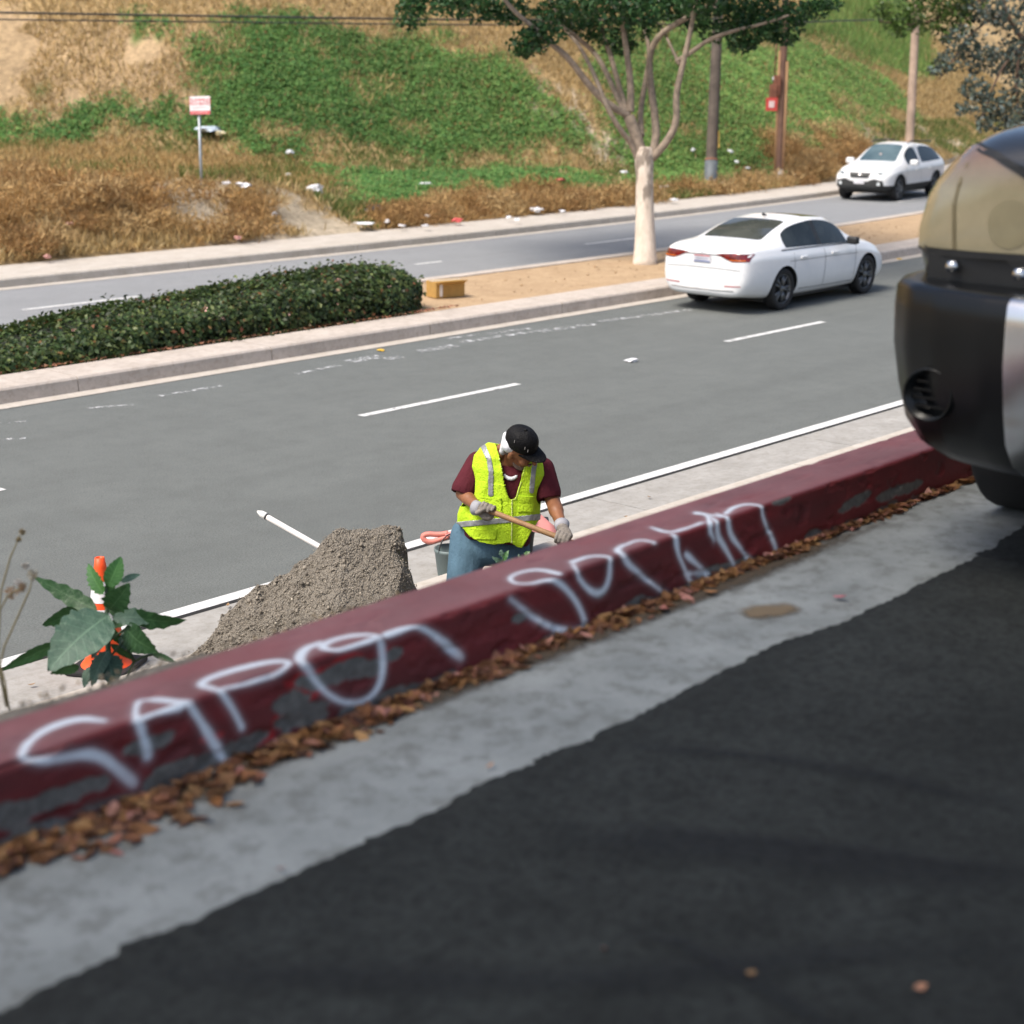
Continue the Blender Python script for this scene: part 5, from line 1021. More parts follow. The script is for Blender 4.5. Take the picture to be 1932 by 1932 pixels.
# bumper: swept round the corner, chrome in the middle, black plastic ends
def bump_x(v): return float(np.interp(abs(v), [0, .4, .56, .72, .84, .93, .985, 1.0, 1.0], [-.13, -.13, -.115, -.08, -.03, .06, .20, .40, .70])) if abs(v) < 1.0 else .5
PROF = [(.375, .24), (.385, .15), (.43, .075), (.51, .02), (.62, -.01), (.76, -.035), (.88, -.04), (.94, -.036), (.958, -.022), (.962, .02), (.957, .24)]
def bumper(v0, v1, n, grow=0.0):
    rows = []
    path = [(bump_x(v), v) for v in np.linspace(v0, v1, n)]
    if abs(v1) > .98: path += [(.50, math.copysign(1.002, v1)), (.62, math.copysign(1.003, v1))]
    for i, (u, v) in enumerate(path):
        a = path[max(0, i - 1)]; b = path[min(len(path) - 1, i + 1)]; tx, ty = b[0] - a[0], b[1] - a[1]; l = math.hypot(tx, ty); nx, ny = -ty / l, tx / l
        if nx > 0: nx, ny = -nx, -ny                           # outward = towards the front / side
        if abs(v) > .97 and ny * v < 0: nx, ny = -nx, -ny
        rows.append([(L_ - (u - nx * (-0.0) + nx * -o * 1.0), -(v + ny * -o), z) for z, o in [(z, o - grow) for z, o in PROF]])
    return MB().grid(rows)
M_bplast = simple('bumper_plastic', (.004, .005, .006), .3, var=.3, scale=4, spec=.34)
for s in (1, -1): bumper(s * .47, s * .995, 30).build('bumper_end', M_bplast, suv, True)
bumper(-.47, .47, 20, .012).build('bumper_bar', simple('chrome_worn', (.62, .63, .65), .22, 1.0, var=.1, scale=5), suv, True)
def cyl_x(c, r, d, mat, name, parent, n=24, ring=None):
    rot = Matrix.Rotation(math.pi / 2, 3, 'Y'); mb = MB(); mb.lathe([(r, 0), (r, d), (r * .92, d), (r * .86, d * .2), (0, d * .15)] if ring else [(r, 0), (r, d), (0, d)], c, n, rot); return mb.build(name, mat, parent, True)
for s in (-1, 1):
    vy = -s * .745; fx = L_ + .108
    fl_ = cyl_x((fx - .055, vy, .625), .085, .055, M_bplast, 'fog_lamp', suv, ring=True)
    for k in range(4): MB().box((fx - .028, vy, .585 + k * .026), (.012, .13 - abs(k - 1.5) * .02, .007)).build('louvre', M_bplast, fl_)
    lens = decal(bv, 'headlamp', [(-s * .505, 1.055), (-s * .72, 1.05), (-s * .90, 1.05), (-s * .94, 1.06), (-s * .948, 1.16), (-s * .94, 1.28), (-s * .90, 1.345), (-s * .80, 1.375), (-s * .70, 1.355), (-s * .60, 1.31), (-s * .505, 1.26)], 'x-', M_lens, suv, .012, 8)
    decal(bv, 'reflector_bowl', [(-s * (.615 + .075 * math.cos(a)), 1.15 + .075 * math.sin(a)) for a in np.linspace(0, 6.28, 20)[:-1]], 'x-', simple('bowl_dim', (.265, .23, .135), .3, coat=.4), lens, .015, 3)
    for v in (.545, .79): cyl_x((L_ - (.06 if v < .7 else .10), -s * v, 1.008), .018, .03, M_chrome, 'bolt', suv, 12)
    seam(bv, 'headlamp_seal', [(-s * .505, 1.053), (-s * .72, 1.048), (-s * .90, 1.048), (-s * .952, 1.06)], .022, 'x-', M_blk, suv, .018); seam(bv, 'hood_gap', [(-s * .92, 1.352), (-s * .80, 1.379), (-s * .70, 1.359), (-s * .60, 1.314), (-s * .50, 1.262)], .022, 'x-', M_blk, suv, .018)
    seam(bv, 'lens_rib', [(-s * .80, 1.06), (-s * .815, 1.2), (-s * .80, 1.33)], .012, 'x-', simple('rib_dim', (.20, .165, .09), .3), lens, .016)
    seam(bv, 'headlamp_trim', [(-s * .495, 1.05), (-s * .495, 1.42)], .022, 'x-', M_chrome, suv, .016)
    for x in (1.0, 3.95): wheel(suv, x, s * .86, .39, .39, .25, s, 6)
    MB().box((0, 0, 0), (.14, .22, .18)).build('door_mirror', M_blk, suv, True, bevel=.04).location = (3.55, s * 1.1, 1.25)
    decal(bv, 'tail_lamp', [(s * .7, 1.2), (s * .92, 1.2), (s * .92, .9), (s * .7, .9)], 'x+', M_tail, suv)
    decal(bv, 'hood_edge', [], 'z-', M_blk, suv) if False else None
decal(bv, 'grille', [(-.46, 1.38), (.46, 1.38), (.46, 1.06), (-.46, 1.06)], 'x-', M_chrome, suv, .012, 4)
MB().box((L_ - .36, 0, .985), (.5, 1.78, .11)).build('bumper_filler', M_blk, suv)
MB().box((2.5, 0, .42), (4.2, 1.5, .1)).build('underbody', M_blk, suv)
# ================================================================== WORKER, his tool, things round him
bpy.context.view_layer.update()
WD = 9.6
J = lambda x, y, b=0.0: at_d(x, y, WD + b)
def proj(P):
    q = np.asarray(P, float) - np.array([0, 0, CAM_H]); d = q @ FW; return CXY + F * (q @ CR) / d, CXY - F * (q @ CU) / d, d
def capsule(mb, p0, p1, r0, r1, n=14):
    p0, p1 = np.array(p0, float), np.array(p1, float); t = p1 - p0; L = np.linalg.norm(t); t = t / (L + 1e-9); pts = []; rr = []
    for a in np.linspace(-90, 0, 5): pts.append(p0 + t * r0 * math.sin(RAD(a))); rr.append(max(.0005, r0 * math.cos(RAD(a))))
    for a in np.linspace(0, 90, 5): pts.append(p1 + t * r1 * math.sin(RAD(a))); rr.append(max(.0005, r1 * math.cos(RAD(a))))
    mb.tube(pts, rr, n); return mb
def ellipsoid(mb, c, ax, rad, n=18, m=12):
    A_, B_, C_ = [np.array(a, float) / np.linalg.norm(a) for a in ax]; rows = []
    for i in range(m + 1):
        ph = -math.pi / 2 + math.pi * i / m; cp = max(math.cos(ph), .002)
        rows.append([np.array(c) + A_ * rad[0] * cp * math.cos(2 * math.pi * k / n) + B_ * rad[1] * math.sin(ph) + C_ * rad[2] * cp * math.sin(2 * math.pi * k / n) for k in range(n)])
    o = len(mb.v); mb.grid(rows, wrap=True); mb.add(rows[0], [tuple(range(n))]); mb.add(rows[-1], [tuple(range(n - 1, -1, -1))]); return mb
def remesh(mb, name, voxel, smooth_n, mat, parent, post=None):
    me = mb.mesh('tmp'); o = bpy.data.objects.new('tmp', me); COL.objects.link(o); r = o.modifiers.new('r', 'REMESH'); r.mode = 'VOXEL'; r.voxel_size = voxel
    s = o.modifiers.new('s', 'SMOOTH'); s.iterations = smooth_n; s.factor = .5; m2 = evalmesh(o); bpy.data.objects.remove(o); m2.materials.clear(); m2.name = name
    if post: post(m2)
    q = link(name, m2, mat, None, True); return adopt(q, parent) if parent else q
feet = (J(858, 1258) + J(1000, 1258, .05)) / 2; feet[2] = .09
wk = empty('person', feet, 'worker in black cap, yellow safety vest, maroon shirt and jeans, bent over a long tool', 'person'); bpy.context.view_layer.update()
# --- materials
t = NT('tanned_skin'); f = t.noise(18, 4); t.set(color=t.ramp(f, [(.3, (.205, .082, .036)), (.7, (.29, .125, .06))]), rough=.5, spec=.4); M_skin = t.m
def cloth(name, c, var=.18, rough=.85, sc=30, fold=5.0, fs=.5):
    t = NT(name); f = t.noise(fold, 5, .6); lo = tuple(x * (1 - var) for x in c); hi = tuple(x * (1 + var) for x in c); t.set(color=t.ramp(f, [(.3, lo), (.7, hi)]), rough=rough, spec=.15)
    t.bump(t.math('ADD', t.math('MULTIPLY', t.noise(sc, 3), .35), t.noise(14, 4, .55, stretch=(1, 1, .45))), fs, .03); return t.m
M_shirt = cloth('maroon_cotton', (.080, .014, .021)); M_jean = cloth('faded_denim', (.075, .135, .185), .38, .9, 60, 4.0, .5); M_vest = cloth('safety_yellow', (.50, .74, .03), .10, .7, 90, 6, .7)
M_refl = simple('reflective_grey', (.30, .31, .32), .35, .3, var=.3, scale=25, bump=.4); M_trim = simple('vest_piping', (.72, .80, .25), .7); M_capm = cloth('black_cap_cloth', (.006, .006, .007), .3, .6, 80)
M_glove = cloth('dirty_work_glove', (.23, .205, .18), .35, .9, 50, 18); M_glove2 = simple('glove_palm_dark', (.055, .075, .065), .8, var=.3, scale=30); M_wcloth = cloth('white_cotton', (.70, .72, .76), .08)
# --- head frame (r, u, c) camera-aligned components turned into world axes
CC_ = -cam_h
def hv(a, b, c): return np.array(cam_r) * a + zup * b + CC_ * c
hf = hv(.80, -.50, .38); hf /= np.linalg.norm(hf); hu = hv(.12, .86, .48); hu -= hf * (hu @ hf); hu /= np.linalg.norm(hu); hs = np.cross(hf, hu)
if hs @ hv(-.6, -.35, .7) < 0: hs = -hs
HC = J(981, 847, -.27)
def hp(f, u, s): return HC + hf * f + hu * u + hs * s
sR, eR, wR = J(901, 873, -.10), J(873, 931, -.12), J(904, 959, -.29)
sL, eL, wL = J(1025, 884, -.12), J(1043, 945, -.15), J(1060, 994, -.33)
RING = [(936, 1046, -.02, 62, .145), (937, 1015, -.02, 68, .155), (940, 975, -.05, 69, .15), (948, 935, -.08, 64, .135), (957, 903, -.11, 64, .13), (960, 882, -.135, 67, .12), (960, 866, -.15, 59, .105), (956, 850, -.155, 42, .085), (953, 840, -.155, 26, .06)]
# --- skin: one continuous figure
b = MB()
ellipsoid(b, hp(-.005, .02, 0), (hf, hu, hs), (.098, .105, .075)); ellipsoid(b, hp(.035, -.055, 0), (hf, hu, hs), (.058, .062, .056)); capsule(b, hp(.055, -.105, -.014), hp(.055, -.105, .014), .026, .026)   # skull, jaw, chin
capsule(b, hp(.093, .015, 0), hp(.118, -.028, 0), .011, .016); capsule(b, hp(.092, -.062, -.016), hp(.092, -.062, .016), .012, .012); capsule(b, hp(.088, -.078, -.015), hp(.088, -.078, .015), .012, .012)      # nose, lips
for s in (-1, 1):
    capsule(b, hp(.086, .028, s * .018), hp(.078, .03, s * .05), .013, .012); ellipsoid(b, hp(.062, -.028, s * .045), (hf, hu, hs), (.028, .026, .022))     # brow, cheek
    ellipsoid(b, hp(-.012, -.012, s * .082), (hf, hu, hs), (.018, .032, .011)); 
NB = J(962, 878, -.13); capsule(b, hp(-.03, -.06, 0), NB, .054, .062)
cen = [J(a, c, d) for a, c, d, _, _ in RING]
for i in range(1, len(cen) - 1): ellipsoid(b, (cen[i] + cen[i + 1]) / 2, (cam_r, zup, cam_h), (RING[i][3] / 312 * (.74 if i < 5 else .45), .07 if i < 5 else .03, RING[i][4] * (.74 if i < 5 else .6)))
for p, q, r0, r1 in ((sR, eR, .055, .044), (eR, wR, .044, .030), (sL, eL, .055, .045), (eL, wL, .046, .031), (cen[4], sR, .06, .05), (cen[4], sL, .06, .05)): capsule(b, p, q, r0, r1)
capsule(b, eL, (eL * .6 + wL * .4), .044, .046); capsule(b, eR, eR * .6 + wR * .4, .044, .043)
hipL, kneeL, ankL = J(890, 1012, .03), J(868, 1130, -.07), J(858, 1236, .02); hipR, kneeR, ankR = J(962, 1024, .03), J(985, 1137, -.08), J(1000, 1240, .06)
capsule(b, cen[1], hipL, .10, .07); capsule(b, cen[1], hipR, .10, .07)
for h_, k_, a_ in ((hipL, kneeL, ankL), (hipR, kneeR, ankR)): capsule(b, h_, k_, .082, .058); capsule(b, k_, a_, .056, .04); capsule(b, a_, a_ + np.array([0, 0, -.05]) - cam_h * .12, .04, .035)
skin = remesh(b, 'body', .0075, 3, M_skin, wk)
for s in (-1, 1):
    e = MB(); ellipsoid(e, hp(.082, .008, s * .031), (hf, hu, hs), (.012, .009, .014)); adopt(e.build('eye', simple('eye_dark', (.03, .025, .022), .3), None, True), wk)
e = MB(); ellipsoid(e, hp(.040, -.088, 0), (hf, hu, hs), (.056, .036, .059)); capsule(e, hp(.098, -.05, -.02), hp(.098, -.05, .02), .008, .008)
M_beard = simple('grey_stubble', (.17, .115, .085), .95, var=.5, scale=90); adopt(e.build('stubble', M_beard, None, True), wk)
e = MB(); ellipsoid(e, hp(-.045, -.01, 0), (hf, hu, hs), (.062, .055, .079)); adopt(e.build('hair', simple('grey_hair', (.10, .085, .075), .9, var=.4, scale=80), None, True), wk)
# --- cap with brim
rows = []
for i in range(13):
    ph = (math.pi / 2) * i / 12; row = []
    for k in range(30):
        a = 2 * math.pi * k / 30; c_ = math.cos(a); seamk = 1 - .012 * (abs(math.sin(a * 3)) < .12)
        row.append(hp(-.008 + .106 * c_ * math.cos(ph) ** .85 * seamk, .066 + .092 * math.sin(ph) ** .9 * (1 + .05 * c_), .086 * math.sin(a) * math.cos(ph) ** .85 * seamk))
    rows.append(row)
base_ = [tuple(np.array(p) - hu * .018) for p in rows[0]]; cp = MB().grid([base_] + rows, wrap=True); capo = adopt(cp.build('cap', M_capm, None, True), wk)
e = MB(); ellipsoid(e, hp(-.008, .161, 0), (hf, hu, hs), (.012, .007, .012), 10, 6); adopt(e.build('cap_button', M_capm, None, True), wk)
br = []
for i in range(9):
    u = i / 8; rw = []
    for j in range(13):
        s = (j - 6) / 6; a = s * 1.15; x0 = -.008 + .105 * math.cos(a); y0 = .088 * math.sin(a); ext = .078 * math.cos(s * 1.45) ** .6 if abs(s) < 1 else 0
        rw.append(hp(x0 + ext * u, .056 - .012 * u - .018 * (s ** 2) , y0 * (1 - .05 * u)))
    br.append(rw)
bo = MB().grid(br).build('cap_brim', M_capm, None, True); sd_ = bo.modifiers.new('t', 'SOLIDIFY'); sd_.thickness = .006; adopt(bo, wk)
# small scuffs on the crown
for (f_, u_, s_) in ((.03, .137, .047), (.05, .11, .064), (-.02, .12, .078), (.07, .095, .055)):
    adopt(MB().tube([hp(f_, u_, s_), hp(f_ + .006, u_ - .012, s_ + .008)], .0022, 5).build('scuff', simple('scuff_pale', (.22, .21, .2), .9), None), wk)
# white cloth under the cap and round the neck
e = MB(); ellipsoid(e, hp(-.050, .025, .006), (hf, hu, hs), (.066, .060, .088)); capsule(e, hp(-.098, .06, .03), hp(-.075, -.035, .068), .022, .016); capsule(e, hp(-.09, .0, -.02), hp(-.08, -.07, .04), .02, .018); remesh(e, 'head_cloth', .006, 2, M_wcloth, wk)
e = MB(); rg = []
for k in range(25):
    a = 2 * math.pi * k / 24; rg.append(J(964, 880, -.18) + cam_r * .062 * math.cos(a) + (-cam_h * .070 + zup * (-.036)) * math.sin(a) - zup * .022 * max(0, math.sin(a)) ** 3)
e.tube(rg, .012, 8, cap=False); adopt(e.build('undershirt_collar', M_wcloth, None, True), wk)
# --- shirt: torso with loose sleeves
def torso_rows(grow, nseg=72, rows_n=60, RING=RING):
    P = np.array([list(J(a, c, d)) for a, c, d, _, _ in RING]); hw = np.array([r[3] / 312 for r in RING]); hd2 = np.array([r[4] for r in RING]); u = np.linspace(0, len(RING) - 1, rows_n); out = []
    ip = lambda A_: np.interp(u, np.arange(len(RING)), A_)
    px_, py_, pz_ = ip(P[:, 0]), ip(P[:, 1]), ip(P[:, 2]); W_ = ip(hw) + grow; D_ = ip(hd2) + grow; spine = np.stack([px_, py_, pz_], 1)
    ax = cam_r * .985 + cam_h * (-.10) + zup * (-.10); ax /= np.linalg.norm(ax)
    for i in range(rows_n):
        tg = spine[min(i + 1, rows_n - 1)] - spine[max(i - 1, 0)]; tg /= np.linalg.norm(tg); dp = np.cross(tg, ax); dp /= np.linalg.norm(dp)
        out.append([spine[i] + ax * W_[i] * math.copysign(abs(math.cos(a)) ** .8, math.cos(a)) + dp * D_[i] * math.copysign(abs(math.sin(a)) ** .8, math.sin(a)) for a in np.linspace(0, 2 * math.pi, nseg, endpoint=False)])
    return np.array(out)
tr0 = torso_rows(-.012, RING=[(936, 1024, -.02, 62, .145)] + RING[1:6] + [(962, 872, -.15, 52, .09)]); mb = MB(); mb.grid(tr0.tolist(), wrap=True); mb.add(tr0[0].tolist(), [tuple(range(72))]); mb.add(tr0[-1].tolist(), [tuple(range(71, -1, -1))])
capsule(mb, cen[5] + zup * -.02, sR + zup * -.012, .08, .070); capsule(mb, cen[5] + zup * -.02, sL + zup * -.012, .08, .068)
cR = J(878, 924, -.12); cL = J(1034, 930, -.14); capsule(mb, sR, cR, .070, .086); capsule(mb, sL, cL, .068, .080)
def trim_sleeves(me):
    bm = bmesh.new(); bm.from_mesh(me); 
    for s0, c0, r in ((sR, cR, .035), (sL, cL, .035)):
        d = (c0 - s0) / np.linalg.norm(c0 - s0)
        dl = [f for f in bm.faces if (np.array(f.calc_center_median()) - c0) @ d > .035 and np.linalg.norm(np.cross(np.array(f.calc_center_median()) - s0, d)) < .16 and (np.array(f.calc_center_median()) - c0) @ d < .2]
        bmesh.ops.delete(bm, geom=dl, context='FACES')
    bm.to_mesh(me); bm.free()
shirt = remesh(mb, 'shirt', .0075, 4, M_shirt, wk, trim_sleeves); sd_ = shirt.modifiers.new('t', 'SOLIDIFY'); sd_.thickness = .006; sd_.offset = -1
# --- jeans
mb = MB(); ellipsoid(mb, J(922, 1002, .02), (cam_r, zup, cam_h), (.200, .13, .15)); ellipsoid(mb, J(925, 1030, .03), (cam_r, zup, cam_h), (.19, .12, .155))
for h_, k_, a_, w0 in ((hipL + cam_r * -.012, kneeL, ankL, .122), (hipR, kneeR, ankR, .118)): capsule(mb, h_, k_, w0, .094); capsule(mb, k_, a_, .092, .085)
jm = remesh(mb, 'jeans', .010, 4, M_jean, wk)
for s_, (a_, k_) in enumerate(((ankL, kneeL), (ankR, kneeR))):
    e = MB(); capsule(e, a_ + zup * .03, a_ + zup * -.02, .06, .058); ellipsoid(e, a_ + np.array([0, 0, -.055]) - cam_h * .09 + cam_r * (.02 if s_ else -.02), (cam_h, zup, cam_r), (.15, .05, .055)); remesh(e, 'boot', .008, 3, simple('boot_brown', (.07, .045, .03), .8), wk)
# --- safety vest, cut open at neck and arms
tv = torso_rows(.014, 330, 280); nr, nc = tv.shape[:2]
uu = np.linspace(0, 1, nr)[:, None]; th_ = np.linspace(0, 2 * math.pi, nc, endpoint=False)[None, :]
ripple = .016 * np.sin(th_ * 9 + uu * 5) * np.clip(.55 - uu, 0, 1) * 2 + .012 * (fbm(th_ * 3 + uu * 0, uu * 8 + th_ * 0, 3) - .5)
cent = tv.mean(1, keepdims=True); dirn = tv - cent; dirn /= np.linalg.norm(dirn, axis=2, keepdims=True); tv = tv + dirn * ripple[:, :, None]
px, py, dp_ = proj(tv.reshape(-1, 3)); px = px.reshape(nr, nc); py = py.reshape(nr, nc); front = dirn @ cam_h < 0
VPOLY = [(935, 838), (943, 862), (948, 884), (952, 908), (957, 929), (961, 939), (965, 942), (971, 940), (975, 930), (979, 916), (984, 896), (989, 879), (1004, 862), (1004, 838)]
def armd(P, s0, c0, r0, r1):
    d = c0 - s0; L = np.linalg.norm(d); d = d / L; q = P - s0; h = np.clip((q @ d) / L, -.35, 1.0); return np.linalg.norm(q - (h * L)[..., None] * d, axis=-1) < r0 + (r1 - r0) * np.clip(h, 0, 1)
HEM = np.array([(840, 975), (868, 990), (885, 1010), (905, 1023), (930, 1028), (950, 1026), (962, 1023), (975, 1032), (985, 1034), (995, 1018), (1003, 1000), (1016, 980)], float)
kill = (front & inpoly(px, py, VPOLY)) | armd(tv, sR + cam_r * -.022 + zup * -.035, cR + cam_r * -.012, .094, .100) | armd(tv, sL + cam_r * .014 + zup * -.035, cL + cam_r * .010, .090, .092) | (np.linalg.norm(tv - (NB + zup * .045), axis=2) < .078) | (py > np.interp(px, HEM[:, 0], HEM[:, 1]))
def patch(mask, off, name, mat, thick=.0, parent=wk):
    k2 = np.roll(mask, -1, 1); ok = mask[:-1] & k2[:-1] & mask[1:] & k2[1:]; ii, jj = np.nonzero(ok)
    if not len(ii): return None
    kk = (jj + 1) % nc; Fq = np.stack([ii * nc + jj, ii * nc + kk, (ii + 1) * nc + kk, (ii + 1) * nc + jj], 1); V = (tv + dirn * off).reshape(-1, 3); used, inv = np.unique(Fq, return_inverse=True)
    o = link(name, raw_mesh(name, V[used], inv.reshape(-1, 4), 4), mat, None, True)
    if thick: m_ = o.modifiers.new('t', 'SOLIDIFY'); m_.thickness = thick; m_.offset = 1
    return adopt(o, parent)
vest = patch(~kill, 0, 'safety_vest', M_vest, .005)
def near_line(pts, w):
    d = np.full(px.shape, 1e9)
    for (a, b_) in zip(pts[:-1], pts[1:]):
        a, b_ = np.array(a, float), np.array(b_, float); ab = b_ - a; t_ = np.clip(((px - a[0]) * ab[0] + (py - a[1]) * ab[1]) / (ab @ ab), 0, 1); d = np.minimum(d, np.hypot(px - a[0] - t_ * ab[0], py - a[1] - t_ * ab[1]))
    return d < w
vm = ~kill & front
patch(vm & near_line([(914, 842), (925, 868), (928, 890), (927, 932)], 5.2), .0075, 'reflective_strip', M_refl, .002); patch(vm & near_line([(1010, 858), (1005, 885), (1001, 926)], 4.8), .0075, 'reflective_strip', M_refl, .002)
patch(~kill & (np.abs(py - (984 - (px - 924) * .10)) < 6.0), .0075, 'reflective_band', M_refl, .002)
patch(vm & near_line([(965, 944), (964, 1026)], 1.6), .008, 'zip', simple('zip_pale', (.62, .70, .22), .6), .002)
for (x0, x1, y0, y1) in ((900, 948, 936, 972), (976, 1006, 934, 966), (893, 938, 996, 1018)): patch(vm & (px > x0) & (px < x1) & (py > y0 + (px - x0) * .05) & (py < y1), .006, 'pocket', M_vest, .006)
patch(vm & near_line(VPOLY[1:13], 2.2), .006, 'neck_piping', M_trim, .003)
# --- long tool and gloved hands
h0, h1 = J(916, 961, -.33), J(1062, 1017, -.44); hd3 = (h1 - h0) / np.linalg.norm(h1 - h0); tip = h0 + hd3 * 1.28
tool = empty('shovel', tip, 'long wooden-handled shovel held by the worker', 'shovel'); bpy.context.view_layer.update()
adopt(MB().tube([h0 - hd3 * .03, h0, h0 + hd3 * .5, h0 + hd3 * 1.1], [.014, .0165, .0165, .0175], 12).build('handle', simple('worn_wood_handle', (.30, .165, .075), .6, var=.25, scale=14), None, True), tool)
bl = []; bs = np.cross(hd3, zup); bs /= np.linalg.norm(bs); bn = np.cross(bs, hd3)
for i in range(10):
    u = i / 9; w = .095 * (min(1, .35 + u * 3) if u < .6 else math.sqrt(max(0, 1 - ((u - .6) / .4) ** 2)) * 1.0 + .001); bl.append([h0 + hd3 * (1.06 + .27 * u) + bs * s * w + bn * (.025 * s * s - .02 * u) for s in np.linspace(-1, 1, 7)])
o = MB().grid(bl).build('blade', simple('steel_blade', (.18, .17, .16), .5, .7), None, True); m_ = o.modifiers.new('t', 'SOLIDIFY'); m_.thickness = .004; adopt(o, tool)
def glove(wrist, c, t, name, thumb_sign, back):
    """closed glove: four fingers curled round the shaft (axis t through c), thumb across them"""
    t = t / np.linalg.norm(t); bk = back - t * (back @ t); bk /= np.linalg.norm(bk); sd = np.cross(t, bk); e = MB()
    def ringp(ang, r, along): return c + t * along + (bk * math.cos(ang) + sd * math.sin(ang)) * r
    ellipsoid(e, c + bk * .040 + t * .0, (t, bk, sd), (.046, .024, .040)); capsule(e, wrist, c + bk * .042, .034, .036)
    for k, (al, L_f) in enumerate(((-.034, 205), (-.011, 225), (.012, 215), (.033, 185))):
        a0 = .35; pts = [ringp(a0 + RAD(L_f) * q, .032 if q < .75 else .029, al) for q in np.linspace(0, 1, 9)]
        for q in range(8): capsule(e, pts[q], pts[q + 1], .0128 - .0004 * q, .0125 - .0004 * q, 9)
    ts_ = [c + bk * .035 + t * thumb_sign * .040, ringp(-.9, .036, thumb_sign * .050), ringp(-1.7, .034, thumb_sign * .030), ringp(-2.3, .033, thumb_sign * .012)]
    for q in range(3): capsule(e, ts_[q], ts_[q + 1], .0155 - .001 * q, .0148 - .001 * q, 9)
    g_ = remesh(e, name, .0042, 2, M_glove, wk)
    d = (wrist - c); d = d / np.linalg.norm(d); w0 = wrist + d * .0; cf = MB(); cf.tube([w0 - d * .012, w0 + d * .012, w0 + d * .035], [.037, .042, .046], 18); adopt(cf.build('glove_cuff', simple('cuff_grey', (.33, .33, .36), .85), None, True), wk)
    pl = MB(); ellipsoid(pl, ringp(2.2, .030, 0), (t, bk, sd), (.040, .012, .020)); return g_
glove(wR + (wR - eR) * .02, h0 + hd3 * .012, hd3, 'glove', -1, (wR - h0) + zup * .02 - cam_r * .06)
glove(wL + (wL - eL) * .02, h1 + hd3 * .0, hd3, 'glove', -1, (wL - h1) + zup * .05 + cam_r * .02)
# --- bin behind him with a red shovel lying on it
bc = at_d(952, 1052, 11.75); bc[2] = .0
gb = empty('rubbish_bin', (bc[0], bc[1], .004), 'dark grey plastic tub standing in the gutter behind the worker', 'bin', rz=YAW - math.pi / 2)
M_bin = simple('bin_plastic', (.030, .040, .044), .5, var=.3, scale=5); M_bin2 = simple('bin_plastic_light', (.13, .17, .17), .55)
BW, BD, BH = .46, .42, .42
rows = []
for z_, s_ in ((0, .80), (.02, .84), (.24, .93), (.37, 1.0), (.375, 1.05), (.42, 1.06), (.42, 1.0), (.37, .96), (.05, .80)):
    rows.append([(s_ * BW / 2 * math.copysign(abs(math.cos(a)) ** .45, math.cos(a)), s_ * BD / 2 * math.copysign(abs(math.sin(a)) ** .45, math.sin(a)), z_) for a in np.linspace(0, 2 * math.pi, 40, endpoint=False)])
mb = MB().grid(rows, wrap=True); mb.add(rows[0], [tuple(range(39, -1, -1))]); mb.add(rows[-1], [tuple(range(40))]); mb.build('tub', M_bin, gb, True)
for s in (-1, 1): MB().box((s * (BW / 2 + .045), 0, .34), (.10, .16, .08)).build('grip', M_blk, gb, bevel=.02)
MB().box((.155, -BD / 2 - .012, .31), (.014, .012, .08)).build('mark', simple('mark_yellow', (.62, .45, .05), .6), gb); MB().box((.155, -BD / 2 - .008, .24), (.012, .012, .03)).build('mark', simple('mark_yellow', (.62, .45, .05), .6), gb)
kc = at_d(850, 1046, 11.5); kc[2] = 0; jug = empty('bucket', (kc[0], kc[1], .004), 'grey-green plastic bucket half hidden behind the jeans', 'bucket')
MB().lathe([(0, .005), (.085, .005), (.095, .03), (.115, .20), (.12, .205), (.12, .225), (.108, .225), (.09, .03), (0, .03)], n=28).build('pail', M_bin2, jug, True)
MB().tube([(.118 * math.cos(a), 0, .21 + .12 * math.sin(a)) for a in np.linspace(0, math.pi, 14)], .005, 6).build('handle', M_blk, jug, True)
SD = 11.55; q = lambda x, y, b=0: at_d(x, y, SD + b)
rs = empty('scoop_shovel', q(900, 1000), 'faded red plastic scoop shovel with D-handle lying across the grey tub', 'shovel'); bpy.context.view_layer.update()
M_red = simple('faded_red_plastic', (.60, .20, .16), .55, var=.15); M_pink = simple('sun_bleached_red', (.66, .27, .25), .6, var=.12)
loop = [q(846, 1006), q(828, 1009), q(806, 1007), q(796, 1012), q(801, 1020), q(812, 1023), q(830, 1018), q(846, 1012)]
adopt(MB().tube(smooth_path(loop, 1), .020, 8).build('grip', M_red, None, True), rs); adopt(MB().tube([q(840, 1010), q(880, 1000), q(940, 985), q(985, 972)], [.022, .019, .019, .024], 10).build('shaft', M_pink, None, True), rs)
E0_ = [(q(985, 958, .0), q(982, 985, -.02)), (q(1000, 955), q(992, 996, -.08)), (q(1016, 966), q(1008, 1002, -.1)), (q(1036, 984), q(1034, 1008, -.1)), (q(1058, 1002), q(1054, 1012, -.08))]
rows = [[a * (1 - v) + b_ * v - zup * .03 * math.sin(v * math.pi) for v in np.linspace(0, 1, 7)] for a, b_ in E0_]
o = MB().grid(rows).build('scoop', M_pink, None, True); m_ = o.modifiers.new('t', 'SOLIDIFY'); m_.thickness = .008; adopt(o, rs)
